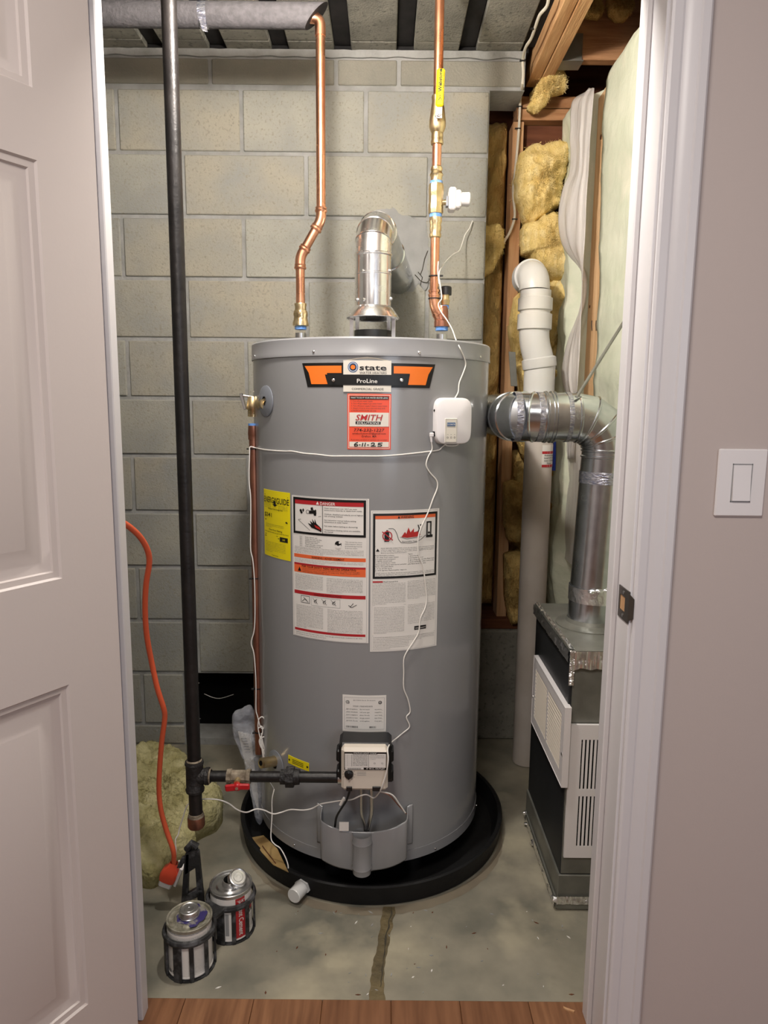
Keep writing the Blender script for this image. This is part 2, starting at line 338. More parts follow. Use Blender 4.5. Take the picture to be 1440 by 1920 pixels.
# ------------------------------------------------------------------ text and printed sheets
_tc = {}
def glyphs(txt, bold=0.0, shear=0.0):
    k = (txt, bold, shear)
    if k not in _tc:
        c = bpy.data.curves.new('t', 'FONT'); c.body = txt; c.size = 1; c.resolution_u = 2; c.offset = bold*0.4; c.shear = shear; c.fill_mode = 'FRONT'
        o = bpy.data.objects.new('t', c); me = bpy.data.meshes.new_from_object(o)
        vs = [(v.co.x, v.co.y) for v in me.vertices]; fs = [tuple(p.vertices) for p in me.polygons]
        bpy.data.meshes.remove(me); bpy.data.objects.remove(o); bpy.data.curves.remove(c)
        _tc[k] = (vs, fs)
    return _tc[k]
class Sheet:
    """flat print in (s,t) metres: s right, t DOWN from the top-left corner; f maps (s,t,h) to world"""
    def __init__(s, W, H, f): s.W = W; s.H = H; s.f = f; s.mb = MB()
    def poly(s, pts, m, h=1): s.mb.add([s.f(a*s.W, b*s.H, h*0.00035) for a, b in pts], [tuple(range(len(pts)))], m)
    def rect(s, a0, b0, a1, b1, m, h=1, n=None):
        n = n or max(1, int((a1-a0)*s.W/0.012)); vs = []
        for i in range(n+1):
            a = a0+(a1-a0)*i/n; vs += [s.f(a*s.W, b0*s.H, h*0.00035), s.f(a*s.W, b1*s.H, h*0.00035)]
        s.mb.add(vs, [(2*i, 2*i+1, 2*i+3, 2*i+2) for i in range(n)], m)
    def base(s, m, thick=0.0006):
        n = max(2, int(s.W/0.01)); vs = []
        for i in range(n+1):
            a = s.W*i/n
            for (b, h) in ((0,-thick),(0,0.0),(s.H,0.0),(s.H,-thick)): vs.append(s.f(a, b, h))
        fs = []
        for i in range(n):
            for k in range(3): fs.append((4*i+k, 4*i+k+1, 4*i+k+5, 4*i+k+4))
        s.mb.add(vs, fs, m)
    def frame(s, a0, b0, a1, b1, wa, m, h=1):
        wb = wa*s.W/s.H
        s.rect(a0, b0, a1, b0+wb, m, h); s.rect(a0, b1-wb, a1, b1, m, h); s.rect(a0, b0, a0+wa, b1, m, h); s.rect(a1-wa, b0, a1, b1, m, h)
    def text(s, txt, a, b, hgt, m='p_black', width=None, align='l', bold=0.0, h=2, shear=0.0):
        """a: left/centre, b: baseline (fraction), hgt: cap height as a fraction of H; width: fraction of W to stretch to"""
        vs, fs = glyphs(txt, bold, shear)
        if not vs: return
        x0 = min(v[0] for v in vs); x1 = max(v[0] for v in vs); k = hgt*s.H/0.70
        kx = (width*s.W/(x1-x0)) if width else k
        off = a*s.W - (x0*kx if align == 'l' else (x0+x1)/2*kx)
        s.mb.add([s.f(v[0]*kx+off, b*s.H-v[1]*k, h*0.00035) for v in vs], [f[::-1] for f in fs], m)
    def disc(s, a, b, r, m, h=1, r0=0.0, n=20):
        c = (a*s.W, b*s.H)
        if not r0: s.mb.add([s.f(c[0]+r*math.cos(2*PI*k/n), c[1]+r*math.sin(2*PI*k/n), h*0.00035) for k in range(n)], [tuple(range(n))], m)
        else:
            vs = []
            for k in range(n):
                for q in (r0, r): vs.append(s.f(c[0]+q*math.cos(2*PI*k/n), c[1]+q*math.sin(2*PI*k/n), h*0.00035))
            s.mb.add(vs, [(2*k, 2*k+1, (2*k+3) % (2*n), (2*k+2) % (2*n)) for k in range(n)], m)
    def line(s, pts, wd, m, h=2):
        for (a, b) in zip(pts[:-1], pts[1:]):
            p = Vector((a[0]*s.W, a[1]*s.H)); q = Vector((b[0]*s.W, b[1]*s.H)); d = (q-p)
            if d.length < 1e-6: continue
            d = d.normalized(); nn = Vector((-d.y, d.x))*wd/2
            s.mb.add([s.f(*(v), h*0.00035) for v in (p-nn, q-nn, q+nn, p+nn)], [(0,1,2,3)], m)
    def para(s, lines, a0, a1, b0, b1, m='p_dark', fill=0.55):
        n = len(lines); st = (b1-b0)/n
        for i, t in enumerate(lines):
            if not t: continue
            full = len(t) > 0.75*max(len(x) for x in lines)
            s.text(t, a0, b0+st*(i+0.75), st*fill, m, width=(a1-a0)*(1.0 if full else len(t)/max(len(x) for x in lines)))
WARN = ("FOR YOUR SAFETY READ BEFORE OPERATING. If you do not follow these instructions exactly a fire or explosion may result causing property damage personal injury or loss of life. "
 "This appliance has a pilot which is lighted by the igniter. Before operating smell all around the appliance area for gas. Be sure to smell next to the floor because some gas is heavier than air. "
 "Do not try to light any appliance. Do not touch any electric switch. Immediately call your gas supplier from a neighbor's phone. Use only your hand to push in or turn the gas control knob. Never use tools. "
 "Do not use this appliance if any part has been under water. Turn the gas control knob clockwise to off. Wait ten minutes to clear out any gas. If the burner does not light go to step one. ").split()
_wi = [0]
def words(nch):
    out = ''
    while len(out) < nch: out += (' ' if out else '')+WARN[_wi[0] % len(WARN)]; _wi[0] += 1
    return out
def lines(n, nch, last=0.5):
    L = [words(nch) for _ in range(n)]; L[-1] = L[-1][:int(nch*last)]; return L
def cylsheet(xa, ya, xb, yb, off=0.0006):
    """sheet on the heater jacket between photo corners top-left and bottom-right"""
    t0, z0 = TH(xa, ya); t1, z1 = TH(xb, yb)
    f = lambda u, v, h: Vector((HX+(HR+off+h)*math.sin(t0+u/HR), HY-(HR+off+h)*math.cos(t0+u/HR), z0-v))
    return Sheet((t1-t0)*HR, z0-z1, f)
def planesheet(o, ux, uy, W, H):
    n = Vector(ux).cross(Vector(uy)); o = Vector(o); ux = Vector(ux); uy = Vector(uy)
    return Sheet(W, H, lambda u, v, h: o+ux*u-uy*v+n*h)

# ================================================================== THE SETTING
def struct(mb, name, parent=None, **k): return mb.build(name, parent, kind=None if parent else 'structure', **k)
YB = 2.53; YT = 1.373; YF = 1.25; XE = 0.342
# floors
struct(MB().box((-1.5, YT, -0.1), (1.1, 2.9, 0), 'floor'), 'floor_concrete')
fw = struct(MB().box((-1.9, -2.1, -0.1), (1.9, YT, -0.004), 'osb'), 'floor_oak')
px0 = AZ(602, 1900).x
for i in range(-12, 12):
    x0 = px0+i*0.1497
    if x0 < -1.85 or x0 > 1.75: continue
    cuts = [-2.1, -1.5+0.37*((i*5) % 4), 0.1+0.23*((i*3) % 5), YT] if i % 2 else [-2.1, -0.7+0.2*(i % 3), YT]
    for a, b in zip(cuts[:-1], cuts[1:]):
        MB().box((x0+0.0006, a+0.0006, -0.006), (x0+0.1491, b-0.0006, 0.001), 'plank', bev=0.0008).build('plank', fw)
# floor seam filled with brown filler, its crack, and a brown ring round the pan front
fc = bpy.data.objects['floor_concrete']
def strip(pxs, wds, m, name, z=0.0006, parent=None):
    L = []; R = []; 
    cc = catmull([AZ(x, y, z) for x, y in pxs], 10); n = len(cc)
    for i, c in enumerate(cc):
        t = i/(n-1)*(len(wds)-1); k = min(int(t), len(wds)-2); wd = wds[k]+(wds[k+1]-wds[k])*(t-k)
        j = noise.noise(Vector((c.x*40, c.y*40, 1)))*0.005; j2 = noise.noise(Vector((c.x*40, c.y*40, 9)))*0.005
        L.append(c+Vector((-wd/2+j, 0, 0))); R.append(c+Vector((wd/2+j2, 0, 0)))
    return MB().add(L+R, [(i, n+i, n+i+1, i+1) for i in range(n-1)], m).build(name, parent)
strip([(706,1876),(708,1830),(716,1780),(724,1740),(730,1700)], [0.036,0.030,0.026,0.028,0.034], 'crackfill', 'crack_filler', 0.0008, fc)
strip([(712,1850),(720,1800),(722,1765),(730,1730),(735,1700)], [0.002,0.003,0.002,0.003], 'crackedge', 'crack', 0.0012, fc)
mb = MB()  # flat ring segment, darker and browner than the floor, tapering at both ends
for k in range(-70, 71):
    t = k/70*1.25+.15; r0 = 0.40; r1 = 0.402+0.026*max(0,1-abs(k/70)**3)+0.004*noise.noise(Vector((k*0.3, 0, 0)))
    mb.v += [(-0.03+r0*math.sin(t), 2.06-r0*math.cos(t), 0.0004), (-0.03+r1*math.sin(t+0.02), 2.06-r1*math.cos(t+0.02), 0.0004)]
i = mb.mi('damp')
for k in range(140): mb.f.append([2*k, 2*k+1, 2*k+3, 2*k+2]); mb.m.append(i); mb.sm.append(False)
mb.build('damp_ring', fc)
# back wall of concrete blocks
zc = [2.317-0.2031*k for k in range(12)]
wb = MB()
wb.box((-1.5, YB+0.006, zc[10]), (XE-0.004, 2.72, 2.317), 'mortar')
wb.box((-1.5, YB+0.006, 0), (-0.745, 2.72, zc[10]), 'mortar'); wb.box((-0.385, YB+0.006, 0), (XE-0.004, 2.72, zc[10]), 'mortar')
wb.box((-0.745, YB+0.006, 0), (-0.385, 2.72, 0.026), 'mortar')
wb.box((-0.745, 2.66, 0.026), (-0.385, 2.72, zc[10]), 'void')
wb.box((-1.5, YB+0.006, 2.317), (0.452, 2.70, 2.43), 'mortar')
wall = struct(wb, 'wall_back')
def blk(x0, x1, z0, z1, m='block', y=YB, d=0.07, name='block', parent=None, g=0.0065):
    y0 = y+rng.uniform(-0.0015, 0.0015)
    MB().box((x0+g, y0, z0+g), (x1-g, y0+d, z1-g), m, bev=0.003).build(name, parent or wall)
HOLE = (-0.742, -0.385)
for k in range(12):
    z1 = zc[k]; z0 = zc[k+1] if k < 11 else 0.0
    if k == 11: z0 = 0.0
    ph = XE if k % 2 == 0 else XE-0.2
    xs = [XE]+([] if k % 2 == 0 else [ph]); x = ph
    while x > -1.45: x -= 0.4145; xs.append(max(x, -1.45))
    for a, b in zip(xs[1:], xs[:-1]):
        if k in (10, 11):
            for q0, q1 in ((a, min(b, HOLE[0])), (max(a, HOLE[1]), b)):
                if q1-q0 > 0.03: blk(q0, q1, z0, z1)
        else:
            if b-a > 0.03: blk(a, b, z0+0.0, z1)
# dark smudge ledge of the hole and the wires inside
MB().tube(catmull([A(383,1301,2.6), A(400,1308,2.6), A(415,1309,2.6), A(438,1302,2.6)], 5), 0.0012, 'cord', 6).build('wire', wall)
for (x, y) in ((368, 1281), (370, 1348)):
    MB().prism([A(x-4,y-3,2.56), A(x-4,y+3,2.56), A(x+6,y,2.56)], (0, 0.004, 0), 'mortar').build('mortar_chip', wall)
# lintel course
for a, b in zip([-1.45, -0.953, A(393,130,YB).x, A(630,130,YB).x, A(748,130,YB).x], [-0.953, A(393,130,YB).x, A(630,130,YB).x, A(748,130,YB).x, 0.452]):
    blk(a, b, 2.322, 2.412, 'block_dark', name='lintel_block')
# rough mortar bed on top of the lintel
mb = MB(); N = 150; vs = []
for i in range(N+1):
    x = -1.45+1.9*i/N; zz = 2.412+0.008*noise.noise(Vector((x*14, 0, 3)))
    vs += [(x, YB-0.003, zz), (x, YB-0.012-0.004*noise.noise(Vector((x*30, 5, 3))), 2.43), (x, YB+0.02, zz)]
mb.add(vs, [(3*i, 3*i+3, 3*i+4, 3*i+1) for i in range(N)]+[(3*i+2, 3*i+5, 3*i+3, 3*i) for i in range(N)], 'mortar', True).build('mortar_bed', wall)
# cement patch round the flue
out = [(702,392),(720,390),(740,386),(752,405),(800,412),(806,440),(808,470),(800,500),(805,530),(795,545),(785,530),(775,545),(740,548),(700,520),(690,450)]
pillow(PL(out, YB-0.001), 0.004, 'patch', 3, K=10, Mb=110, namp=0.6, normal=(0,-1,0), back=0.004).build('cement_patch', wall)
for pts in ([(802,470),(796,485),(792,505),(788,515)], [(778,515),(790,528),(800,530),(812,520)], [(784,510),(792,520),(788,535)]):
    MB().tube([A(x,y,YB-0.006) for x,y in pts], 0.0014, 'crackedge', 5).build('crack', wall)
# concrete plinth below the timber bay
struct(MB().box((XE+0.002, 2.60, 0), (0.70, 2.80, 0.44), 'ceil_conc', bev=0.006), 'wall_plinth')
# ceiling of concrete infill blocks between dark ribs
ce = MB().box((-1.5, YT, 2.468), (0.47, YB, 2.52), 'joint_dark').box((-1.5, YB, 2.43), (0.46, 2.72, 2.52), 'joint_dark')
ceil = struct(ce, 'ceiling')
sx = A(643, 95, YB).x
for k in range(-6, 3):
    a = sx+0.2035*k+0.028; b = a+0.2035-0.056
    b = min(b, 0.455)
    if a < -1.45: continue
    ys = [YB-0.003, 2.466, 2.062, 1.66, YT]
    for y1, y0 in zip(ys[:-1], ys[1:]):
        MB().box((a, y0+0.002, 2.43+rng.uniform(0, 0.002)), (b, y1-0.002, 2.50), 'ceil_conc', bev=0.003).build('infill_block', ceil)
for k in range(-6, 4):      # ribs
    MB().box((sx+0.2035*k-0.0275, YT, 2.445), (sx+0.2035*k+0.0275, YB-0.004, 2.468), 'joint_dark', bev=0.003).build('rib', ceil)
# timber framing above the right side
fr = struct(MB().box((0.46, 1.2, 2.62), (1.1, 2.9, 2.66), 'osb').box((1.06, 1.2, 2.3), (1.1, 2.9, 2.62), 'osb').box((0.46, 2.86, 1.9), (1.1, 2.9, 2.62), 'osb'), 'ceiling_framing')
for x0, x1 in ((0.478, 0.516), (0.518, 0.556)):
    MB().box((x0, 1.40, 2.375+ (0.004 if x0 < 0.5 else 0)), (x1, 2.66, 2.61), 'woody', bev=0.002).build('beam_ply', fr)
yj = 2.47
MB().box((0.56, yj, 2.385), (1.05, yj+0.038, 2.61), 'woodx', bev=0.002).build('joist', fr)
MB().box((0.56, 2.03, 2.385), (1.05, 2.068, 2.61), 'woodx', bev=0.002).build('joist', fr)
for yy in (yj, 2.03):
    m2 = MB().box((0.557, yy-0.004, 2.379), (0.625, yy+0.060, 2.384), 'galvdull').box((0.557, yy-0.0055, 2.379), (0.62, yy-0.003, 2.46), 'galvdull')
    m2.build('joist_hanger', fr)
# framed bay beside the block wall
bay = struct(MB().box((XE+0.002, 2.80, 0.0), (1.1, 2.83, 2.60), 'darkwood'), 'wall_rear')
sxl = A(949, 620, 2.66).x; sxr = A(968, 620, 2.66).x
MB().box((sxl, 2.66, 0.45), (sxl+0.038, 2.748, 2.268), 'wood', bev=0.002).build('stud', bay)
MB().box((0.655, 2.66, 0.45), (0.693, 2.748, 2.268), 'wood', bev=0.002).build('stud', bay)
for z0 in (2.272, 2.312):
    MB().box((0.452, 2.655, z0), (0.76, 2.745, z0+0.037), 'woodx', bev=0.002).build('top_plate', bay)
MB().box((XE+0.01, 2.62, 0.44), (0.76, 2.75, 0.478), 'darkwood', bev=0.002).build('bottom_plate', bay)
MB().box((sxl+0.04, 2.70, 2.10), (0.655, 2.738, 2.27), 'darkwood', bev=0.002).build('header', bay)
# right wall
XR = 0.68
wr = struct(MB().box((XR+0.09, 1.40, 0), (XR+0.12, 2.80, 2.40), 'osb').box((XR+0.003, 1.40, 0.0), (XR+0.09, 2.66, 0.038), 'woodpale'), 'wall_right')
ya = AX(1126, 560, XR).y; yb = AX(1103, 560, XR).y
MB().box((XR, ya, 0.04), (XR+0.088, yb, 2.27), 'woodpale', bev=0.002).build('stud', wr, label='pale stud with a dark lumber stamp')
for x in (1110, 1118):
    for (y0, y1) in ((601, 620),):
        p = AX(x, y0, XR-0.0008); q = AX(x, y1, XR-0.0008)
        MB().tube([p, p.lerp(q,.4)+Vector((0,.003,0)), q], 0.0016, 'black', 5).build('lumber_stamp', wr)
for x, y, r_ in ((1106, 575, .005), (1127, 257, .008)):
    p = AX(x, y, XR); MB().cyl(p+Vector((-.0012,0,0)), p+Vector((.004,0,0)), r_, m='darkwood', n=10).build('knot', wr)
MB().box((XR+0.025, 1.40, 2.272), (XR+0.088, 2.66, 2.31), 'woodpale', bev=0.002).build('top_plate', wr)
MB().box((XR, 1.42, 0.04), (XR+0.088, 1.458, 2.27), 'woodpale', bev=0.002).build('stud', wr)
struct(MB().box((-1.5, YT, 0), (-1.45, 2.72, 2.45), 'mortar'), 'wall_left')
# front wall with the doorway
XL = -0.508; XJ = 0.447; ZH = 2.06
f_ = MB().box((-1.9, YF, 0), (XL-0.02, YT, 2.50), 'paint').box((XJ+0.02, YF, 0), (1.9, YT, 2.50), 'paint').box((XL-0.02, YF, ZH+0.02), (XJ+0.02, YT, 2.50), 'paint')
struct(f_, 'wall_front')
j = MB().box((XJ, YF, 0), (XJ+0.019, YT, ZH), 'white', bev=0.001)
j.box((XJ-0.011, 1.314, 0), (XJ, 1.348, ZH-0.02), 'white', bev=0.002)
tr = struct(j, 'trim_1')
j = MB().box((XL-0.019, YF, 0), (XL, YT, ZH), 'white', bev=0.001).box((XL, 1.314, 0), (XL+0.011, 1.348, ZH-0.02), 'white', bev=0.002)
struct(j, 'trim_2')
struct(MB().box((XL-0.019, YF, ZH), (XJ+0.019, YT, ZH+0.019), 'white'), 'trim_3')
prof = [(.453,1.2495),(.453,1.2425),(.457,1.240),(.470,1.240),(.474,1.2415),(.478,1.2385),(.486,1.2355),(.496,1.2335),(.499,1.2305),(.511,1.230),(.515,1.2335),(.515,1.2495)]
def casing(sg, off, name):
    poly = [Vector((sg*(x-.447)+off, y, 0)) for x, y in prof]
    if sg < 0: poly = poly[::-1]
    struct(MB().prism(poly, (0, 0, ZH+0.07), 'white'), name, ang=20)
casing(1, XJ, 'trim_4'); casing(-1, XL, 'trim_5')
struct(MB().box((XL-0.07, 1.232, ZH+0.002), (XJ+0.07, 1.2495, ZH+0.075), 'white', bev=0.003), 'trim_6')
# strike plate on the jamb
sp0 = AX(1161, 1101, XJ-0.001); sp1 = AX(1183, 1164, XJ-0.001)
y0, y1 = YF-0.002, AX(1161, 1130, XJ).y; z1 = AX(1170, 1101, XJ).z; z0 = AX(1170, 1162, XJ).z
mb = MB(); zm = (z0+z1)/2
mb.box((XJ-0.002, y0, z0), (XJ+0.0005, y0+0.020, z1), 'bronze').box((XJ-0.002, y1-0.008, z0), (XJ+0.0005, y1, z1), 'bronze')
mb.box((XJ-0.002, y0+0.02, z0), (XJ+0.0005, y1-0.008, zm-0.014), 'bronze').box((XJ-0.002, y0+0.02, zm+0.014), (XJ+0.0005, y1-0.008, z1), 'bronze')
mb.prism([(XJ-.002,y0,z0+.004),(XJ+.004,y0-.008,zm-.018),(XJ+.004,y0-.008,zm+.018),(XJ-.002,y0,z1-.004)], (.0015,0,0), 'bronze')
spl = mb.build('strike_plate', tr)
MB().box((XJ-0.0008, y0+0.019, zm-0.0145), (XJ+0.0012, y1-0.007, zm+0.0145), 'wood').build('mortise', spl)
for zz in (z0+0.008, z1-0.008): MB().cyl((XJ-0.003, (y0+y1)/2, zz), (XJ, (y0+y1)/2, zz), 0.0035, m='steel', n=10).build('screw', spl)
# outer room shell
struct(MB().box((-1.95, -2.15, 0), (-1.9, YF, 2.45), 'paint'), 'wall_room_left')
struct(MB().box((1.9, -2.15, 0), (1.95, YF, 2.45), 'paint'), 'wall_room_right')
struct(MB().box((-1.95, -2.15, 0), (1.95, -2.1, 2.45), 'paint'), 'wall_room_rear')
struct(MB().box((-1.95, -2.15, 2.45), (1.95, YF, 2.5), 'paint'), 'ceiling_room')
# six-panel door leaf, swung open on the left jamb
E = Vector((-0.469, 1.213, 0)); dd = Vector((-0.515, -0.857, 0)).normalized(); nn = Vector((0.857, -0.515, 0)).normalized()
def dz(x, y): return APL(x, y, E, nn).z
def du(x, y): return (APL(x, y, E, nn)-E).dot(dd)
LW = 0.80; us = [0, du(112, 1000), du(112, 1000)+0.215, du(112, 1000)+0.34, LW-0.115, LW]
zs = [0.012, 0.22, dz(125,1285), dz(114,1085), dz(61,298), dz(50,160), dz(50,160)+0.17, 2.03]
D = MB(); W3 = lambda u, z, h: E+dd*u+nn*h+Vector((0, 0, z))
for i in range(5):
    for k in range(7):
        u0, u1, z0, z1 = us[i], us[i+1], zs[k], zs[k+1]
        if i in (1, 3) and k in (1, 3, 5):
            pr = [(0,0),(.003,-.004),(.012,-.005),(.014,-.0085),(.026,-.012),(.031,-.012),(.056,-.004),(.058,-.0035)]
            vs = []
            for a, h in pr: vs += [W3(u0+a,z0+a,h), W3(u1-a,z0+a,h), W3(u1-a,z1-a,h), W3(u0+a,z1-a,h)]
            D.add(vs, [(4*q+e, 4*q+4+e, 4*q+4+(e+1)%4, 4*q+(e+1)%4) for q in range(len(pr)-1) for e in range(4)]+[tuple(4*(len(pr)-1)+e for e in (3,2,1,0))], 'doorp')
        else: D.add([W3(u0,z0,0), W3(u1,z0,0), W3(u1,z1,0), W3(u0,z1,0)], [(3,2,1,0)], 'doorp')
t_ = -0.035
D.add([W3(0,.012,0),W3(LW,.012,0),W3(LW,2.03,0),W3(0,2.03,0),W3(0,.012,t_),W3(LW,.012,t_),W3(LW,2.03,t_),W3(0,2.03,t_)], [(4,5,6,7),(0,3,7,4),(1,5,6,2),(3,2,6,7),(0,4,5,1)], 'doorp')
door = struct(D, 'door_1')
for zz in (0.25, 1.10, 1.84):
    h = MB().cyl((XL+0.004, YF-0.012, zz-0.045), (XL+0.004, YF-0.012, zz+0.045), 0.006, m='bronze', n=12)
    h.build('hinge', door)
# light switch
sw0 = A(1387, 905, YF); sl = thing('light_switch', (sw0.x, YF, sw0.z), 'white rocker light switch on the painted wall right of the doorway', 'switch')
hx = (A(1436,905,YF).x-A(1342,905,YF).x)/2*0.97; hz = (A(1387,842,YF).z-A(1387,968,YF).z)/2
MB().rbox(Vector((sw0.x, YF-0.003, sw0.z)), Vector((1,0,0)), Vector((0,1,0)), Vector((0,0,1)), hx, 0.003, hz, 0.0022, 'plastic').build('wall_plate', sl)
m2 = MB()
m2.box((sw0.x-.0175, YF-.0068, sw0.z-.034), (sw0.x+.0175, YF-.0055, sw0.z-.0322), 'p_grey').box((sw0.x-.0175, YF-.0068, sw0.z+.0322), (sw0.x+.0175, YF-.0055, sw0.z+.034), 'p_grey')
m2.box((sw0.x-.0175, YF-.0068, sw0.z-.034), (sw0.x-.0162, YF-.0055, sw0.z+.034), 'p_grey').box((sw0.x+.0162, YF-.0068, sw0.z-.034), (sw0.x+.0175, YF-.0055, sw0.z+.034), 'p_grey')
m2.build('rocker_gap', sl)
m2 = MB(); x0, x1, zz = sw0.x-.0155, sw0.x+.0155, sw0.z
m2.prism([Vector((x0,YF-.005,zz-.0312)), Vector((x0,YF-.0105,zz-.0312)), Vector((x0,YF-.0078,zz)), Vector((x0,YF-.0062,zz+.0312)), Vector((x0,YF-.005,zz+.0312))], (x1-x0,0,0), 'plastic')
m2.build('rocker', sl)

# ================================================================== WATER HEATER
ZT = 1.446; ZB = 0.082
def HP(th, z, off=0.0): return Vector((HX+(HR+off)*math.sin(th), HY-(HR+off)*math.cos(th), z))
wh = thing('water_heater', (HX, HY, 0.02), 'tall grey cylindrical gas water heater standing in a black drain pan', 'water heater')
zs_ = ZA(HX, HY-HR, 664)       # seam under the cap
MB().lathe((HX,HY,0), (0,0,1), [(ZB+.001,0),(ZB,HR-0.03),(ZB,HR),(zs_,HR)], 'heater', 128).build('jacket', wh)
MB().lathe((HX,HY,0), (0,0,1), [(zs_-0.004,HR+0.0005),(zs_-0.0035,HR+0.003),(zs_+0.004,HR+0.003),(zs_+0.006,HR+0.0022),(ZT-0.004,HR+0.0022),(ZT,HR-0.001),(ZT,HR-0.012),(ZT-0.006,HR-0.016),(ZT-0.006,0.0)], 'heater_cap', 128).build('top_cap', wh)
def screw(th, z, r=0.0035, parent=wh, off=0.002):
    p = HP(th, z, off); d = (p-Vector((HX,HY,z))).normalized()
    MB().lathe(p, d, [(0,r),(0.0015,r),(0.003,r*0.6),(0.0032,0)], 'silver', 12).build('screw', parent)
for x in (479, 589, 785, 899): screw(TH(x, 663)[0], zs_+0.006)
MB().lathe((HX,HY,0), (0,0,1), [(ZB+.028,HR+0.0004),(ZB+.028,HR+0.0015),(ZB-.001,HR+0.0015),(ZB-.001,HR-.002)], 'heater', 128).build('bottom_band', wh)
for x, y in ((553,1583),(815,1590),(892,1510)): screw(TH(x,y)[0], TH(x,y)[1], 0.003)
# badge
B = cylsheet(567, 681, 815, 728); B.base('p_black')
def trap(S_, a0,a1,a2,a3,b0,b1,m,h):
    n = 14
    vs = []
    for i in range(n+1):
        t = i/n; vs += [S_.f((a0+(a1-a0)*t)*S_.W, b0*S_.H, h*0.00035), S_.f((a2+(a3-a2)*t)*S_.W, b1*S_.H, h*0.00035)]
    S_.mb.add(vs, [(2*i,2*i+1,2*i+3,2*i+2) for i in range(n)], m)
B.mb = MB()
# solid trapezium body
def trapbody(S_, a0,a1,a2,a3,b0,b1,m):
    n = 26; vs = []
    for i in range(n+1):
        t = i/n; u0 = (a0+(a1-a0)*t)*S_.W; u1 = (a2+(a3-a2)*t)*S_.W
        vs += [S_.f(u0,b0*S_.H,-0.0006), S_.f(u0,b0*S_.H,0.0003), S_.f(u1,b1*S_.H,0.0003), S_.f(u1,b1*S_.H,-0.0006)]
    S_.mb.add(vs, [(4*i+k,4*i+k+1,4*i+k+5,4*i+k+4) for i in range(n) for k in range(3)], m)
trapbody(B, 0, 1, 0.045, 0.955, 0, 1, 'p_black')
trap(B, 0.022, 0.31, 0.058, 0.31, 0.12, 0.42, 'p_orange', 2); trap(B, 0.056, 0.2, 0.078, 0.215, 0.40, 0.88, 'p_orange', 2)
trap(B, 0.68, 0.978, 0.68, 0.945, 0.12, 0.42, 'p_orange', 2); trap(B, 0.80, 0.945, 0.785, 0.922, 0.40, 0.88, 'p_orange', 2)
B.mb.build('brand_badge', wh, label='black and orange badge behind a white name plate')
B2 = cylsheet(644, 669, 733, 736, 0.0016); B2.mb = MB()
trapbody(B2, 0,1,0,1,0.10,0.99,'p_cream'); B2.poly([(0,0.11),(1,0.11),(0.72,0.03),(0.5,0),(0.28,0.03)], 'p_cream', 1)
trap(B2, -0.40,1.40,-0.33,1.33,0.50,0.80,'p_black',3)
B2.text('state', 0.34, 0.37, 0.15, 'p_black', width=0.56, bold=0.035, h=3)
B2.text('WATER HEATERS', 0.34, 0.48, 0.065, 'p_black', width=0.56, h=3)
B2.disc(0.205,0.29,0.0125,'p_blue',2); B2.disc(0.205,0.29,0.0105,'p_white',3,r0=0.0093); B2.disc(0.205,0.29,0.0062,'p_orange',4); B2.disc(0.205,0.29,0.0068,'p_black',5,r0=0.0056)
B2.text('ProLine', 0.5, 0.735, 0.115, 'p_white', width=0.42, align='c', bold=0.02, h=6)
B2.text('COMMERCIAL GRADE', 0.51, 0.935, 0.06, 'p_black', width=0.66, align='c', h=3)
B2.mb.build('brand_plate', wh)
for x in (626, 752):
    th, z = TH(x, 713); screw(th, z, 0.0042, off=0.0034)
# service sticker
Q = cylsheet(651.5, 738, 732.5, 843); Q.base('p_coral'); Q.frame(0.025,0.02,0.975,0.98,0.012,'p_cream',2)
Q.rect(0.06,0.045,0.94,0.098,'p_black',2); Q.text('WHAT TO DO IF YOUR WATER HEATER LEAKS', 0.5, 0.086, 0.03, 'p_white', width=0.84, align='c', h=4, bold=0.01)
for i, t in enumerate(['1. Turn off your water supply', '2. Turn off gas supply if gas water heater', '3. Turn off power supply if electric water heater', '4. Attach a hose to drain valve and drain tank', '5. Call SMITH SOLUTIONS right away']):
    Q.text(t, 0.09, 0.142+0.042*i, 0.022, 'p_dark', width=0.0186*len(t)*0.9, h=2)
Q.rect(0.05,0.335,0.95,0.585,'p_cream',2)
Q.text('SMITH', 0.5, 0.475, 0.105, 'p_red', width=0.62, align='c', bold=0.02, h=4, shear=0.25)
Q.rect(0.19,0.495,0.76,0.545,'p_black',3); Q.text('SOLUTIONS', 0.475, 0.54, 0.038, 'p_white', width=0.52, align='c', bold=0.03, h=5, shear=0.2)
Q.text('774-232-1227', 0.5, 0.675, 0.055, 'p_black', width=0.70, align='c', bold=0.01, h=3, shear=0.2)
Q.text('smithsolutions33@gmail.com', 0.5, 0.725, 0.03, 'p_black', width=0.76, align='c', h=3, bold=0.01)
Q.text('Grafton, MA', 0.5, 0.776, 0.033, 'p_black', width=0.34, align='c', h=3, bold=0.01)
Q.text('If you have a problem or question, see us today!', 0.5, 0.835, 0.022, 'p_dark', width=0.82, align='c', h=3)
Q.rect(0.05,0.86,0.95,0.955,'p_cream',2)
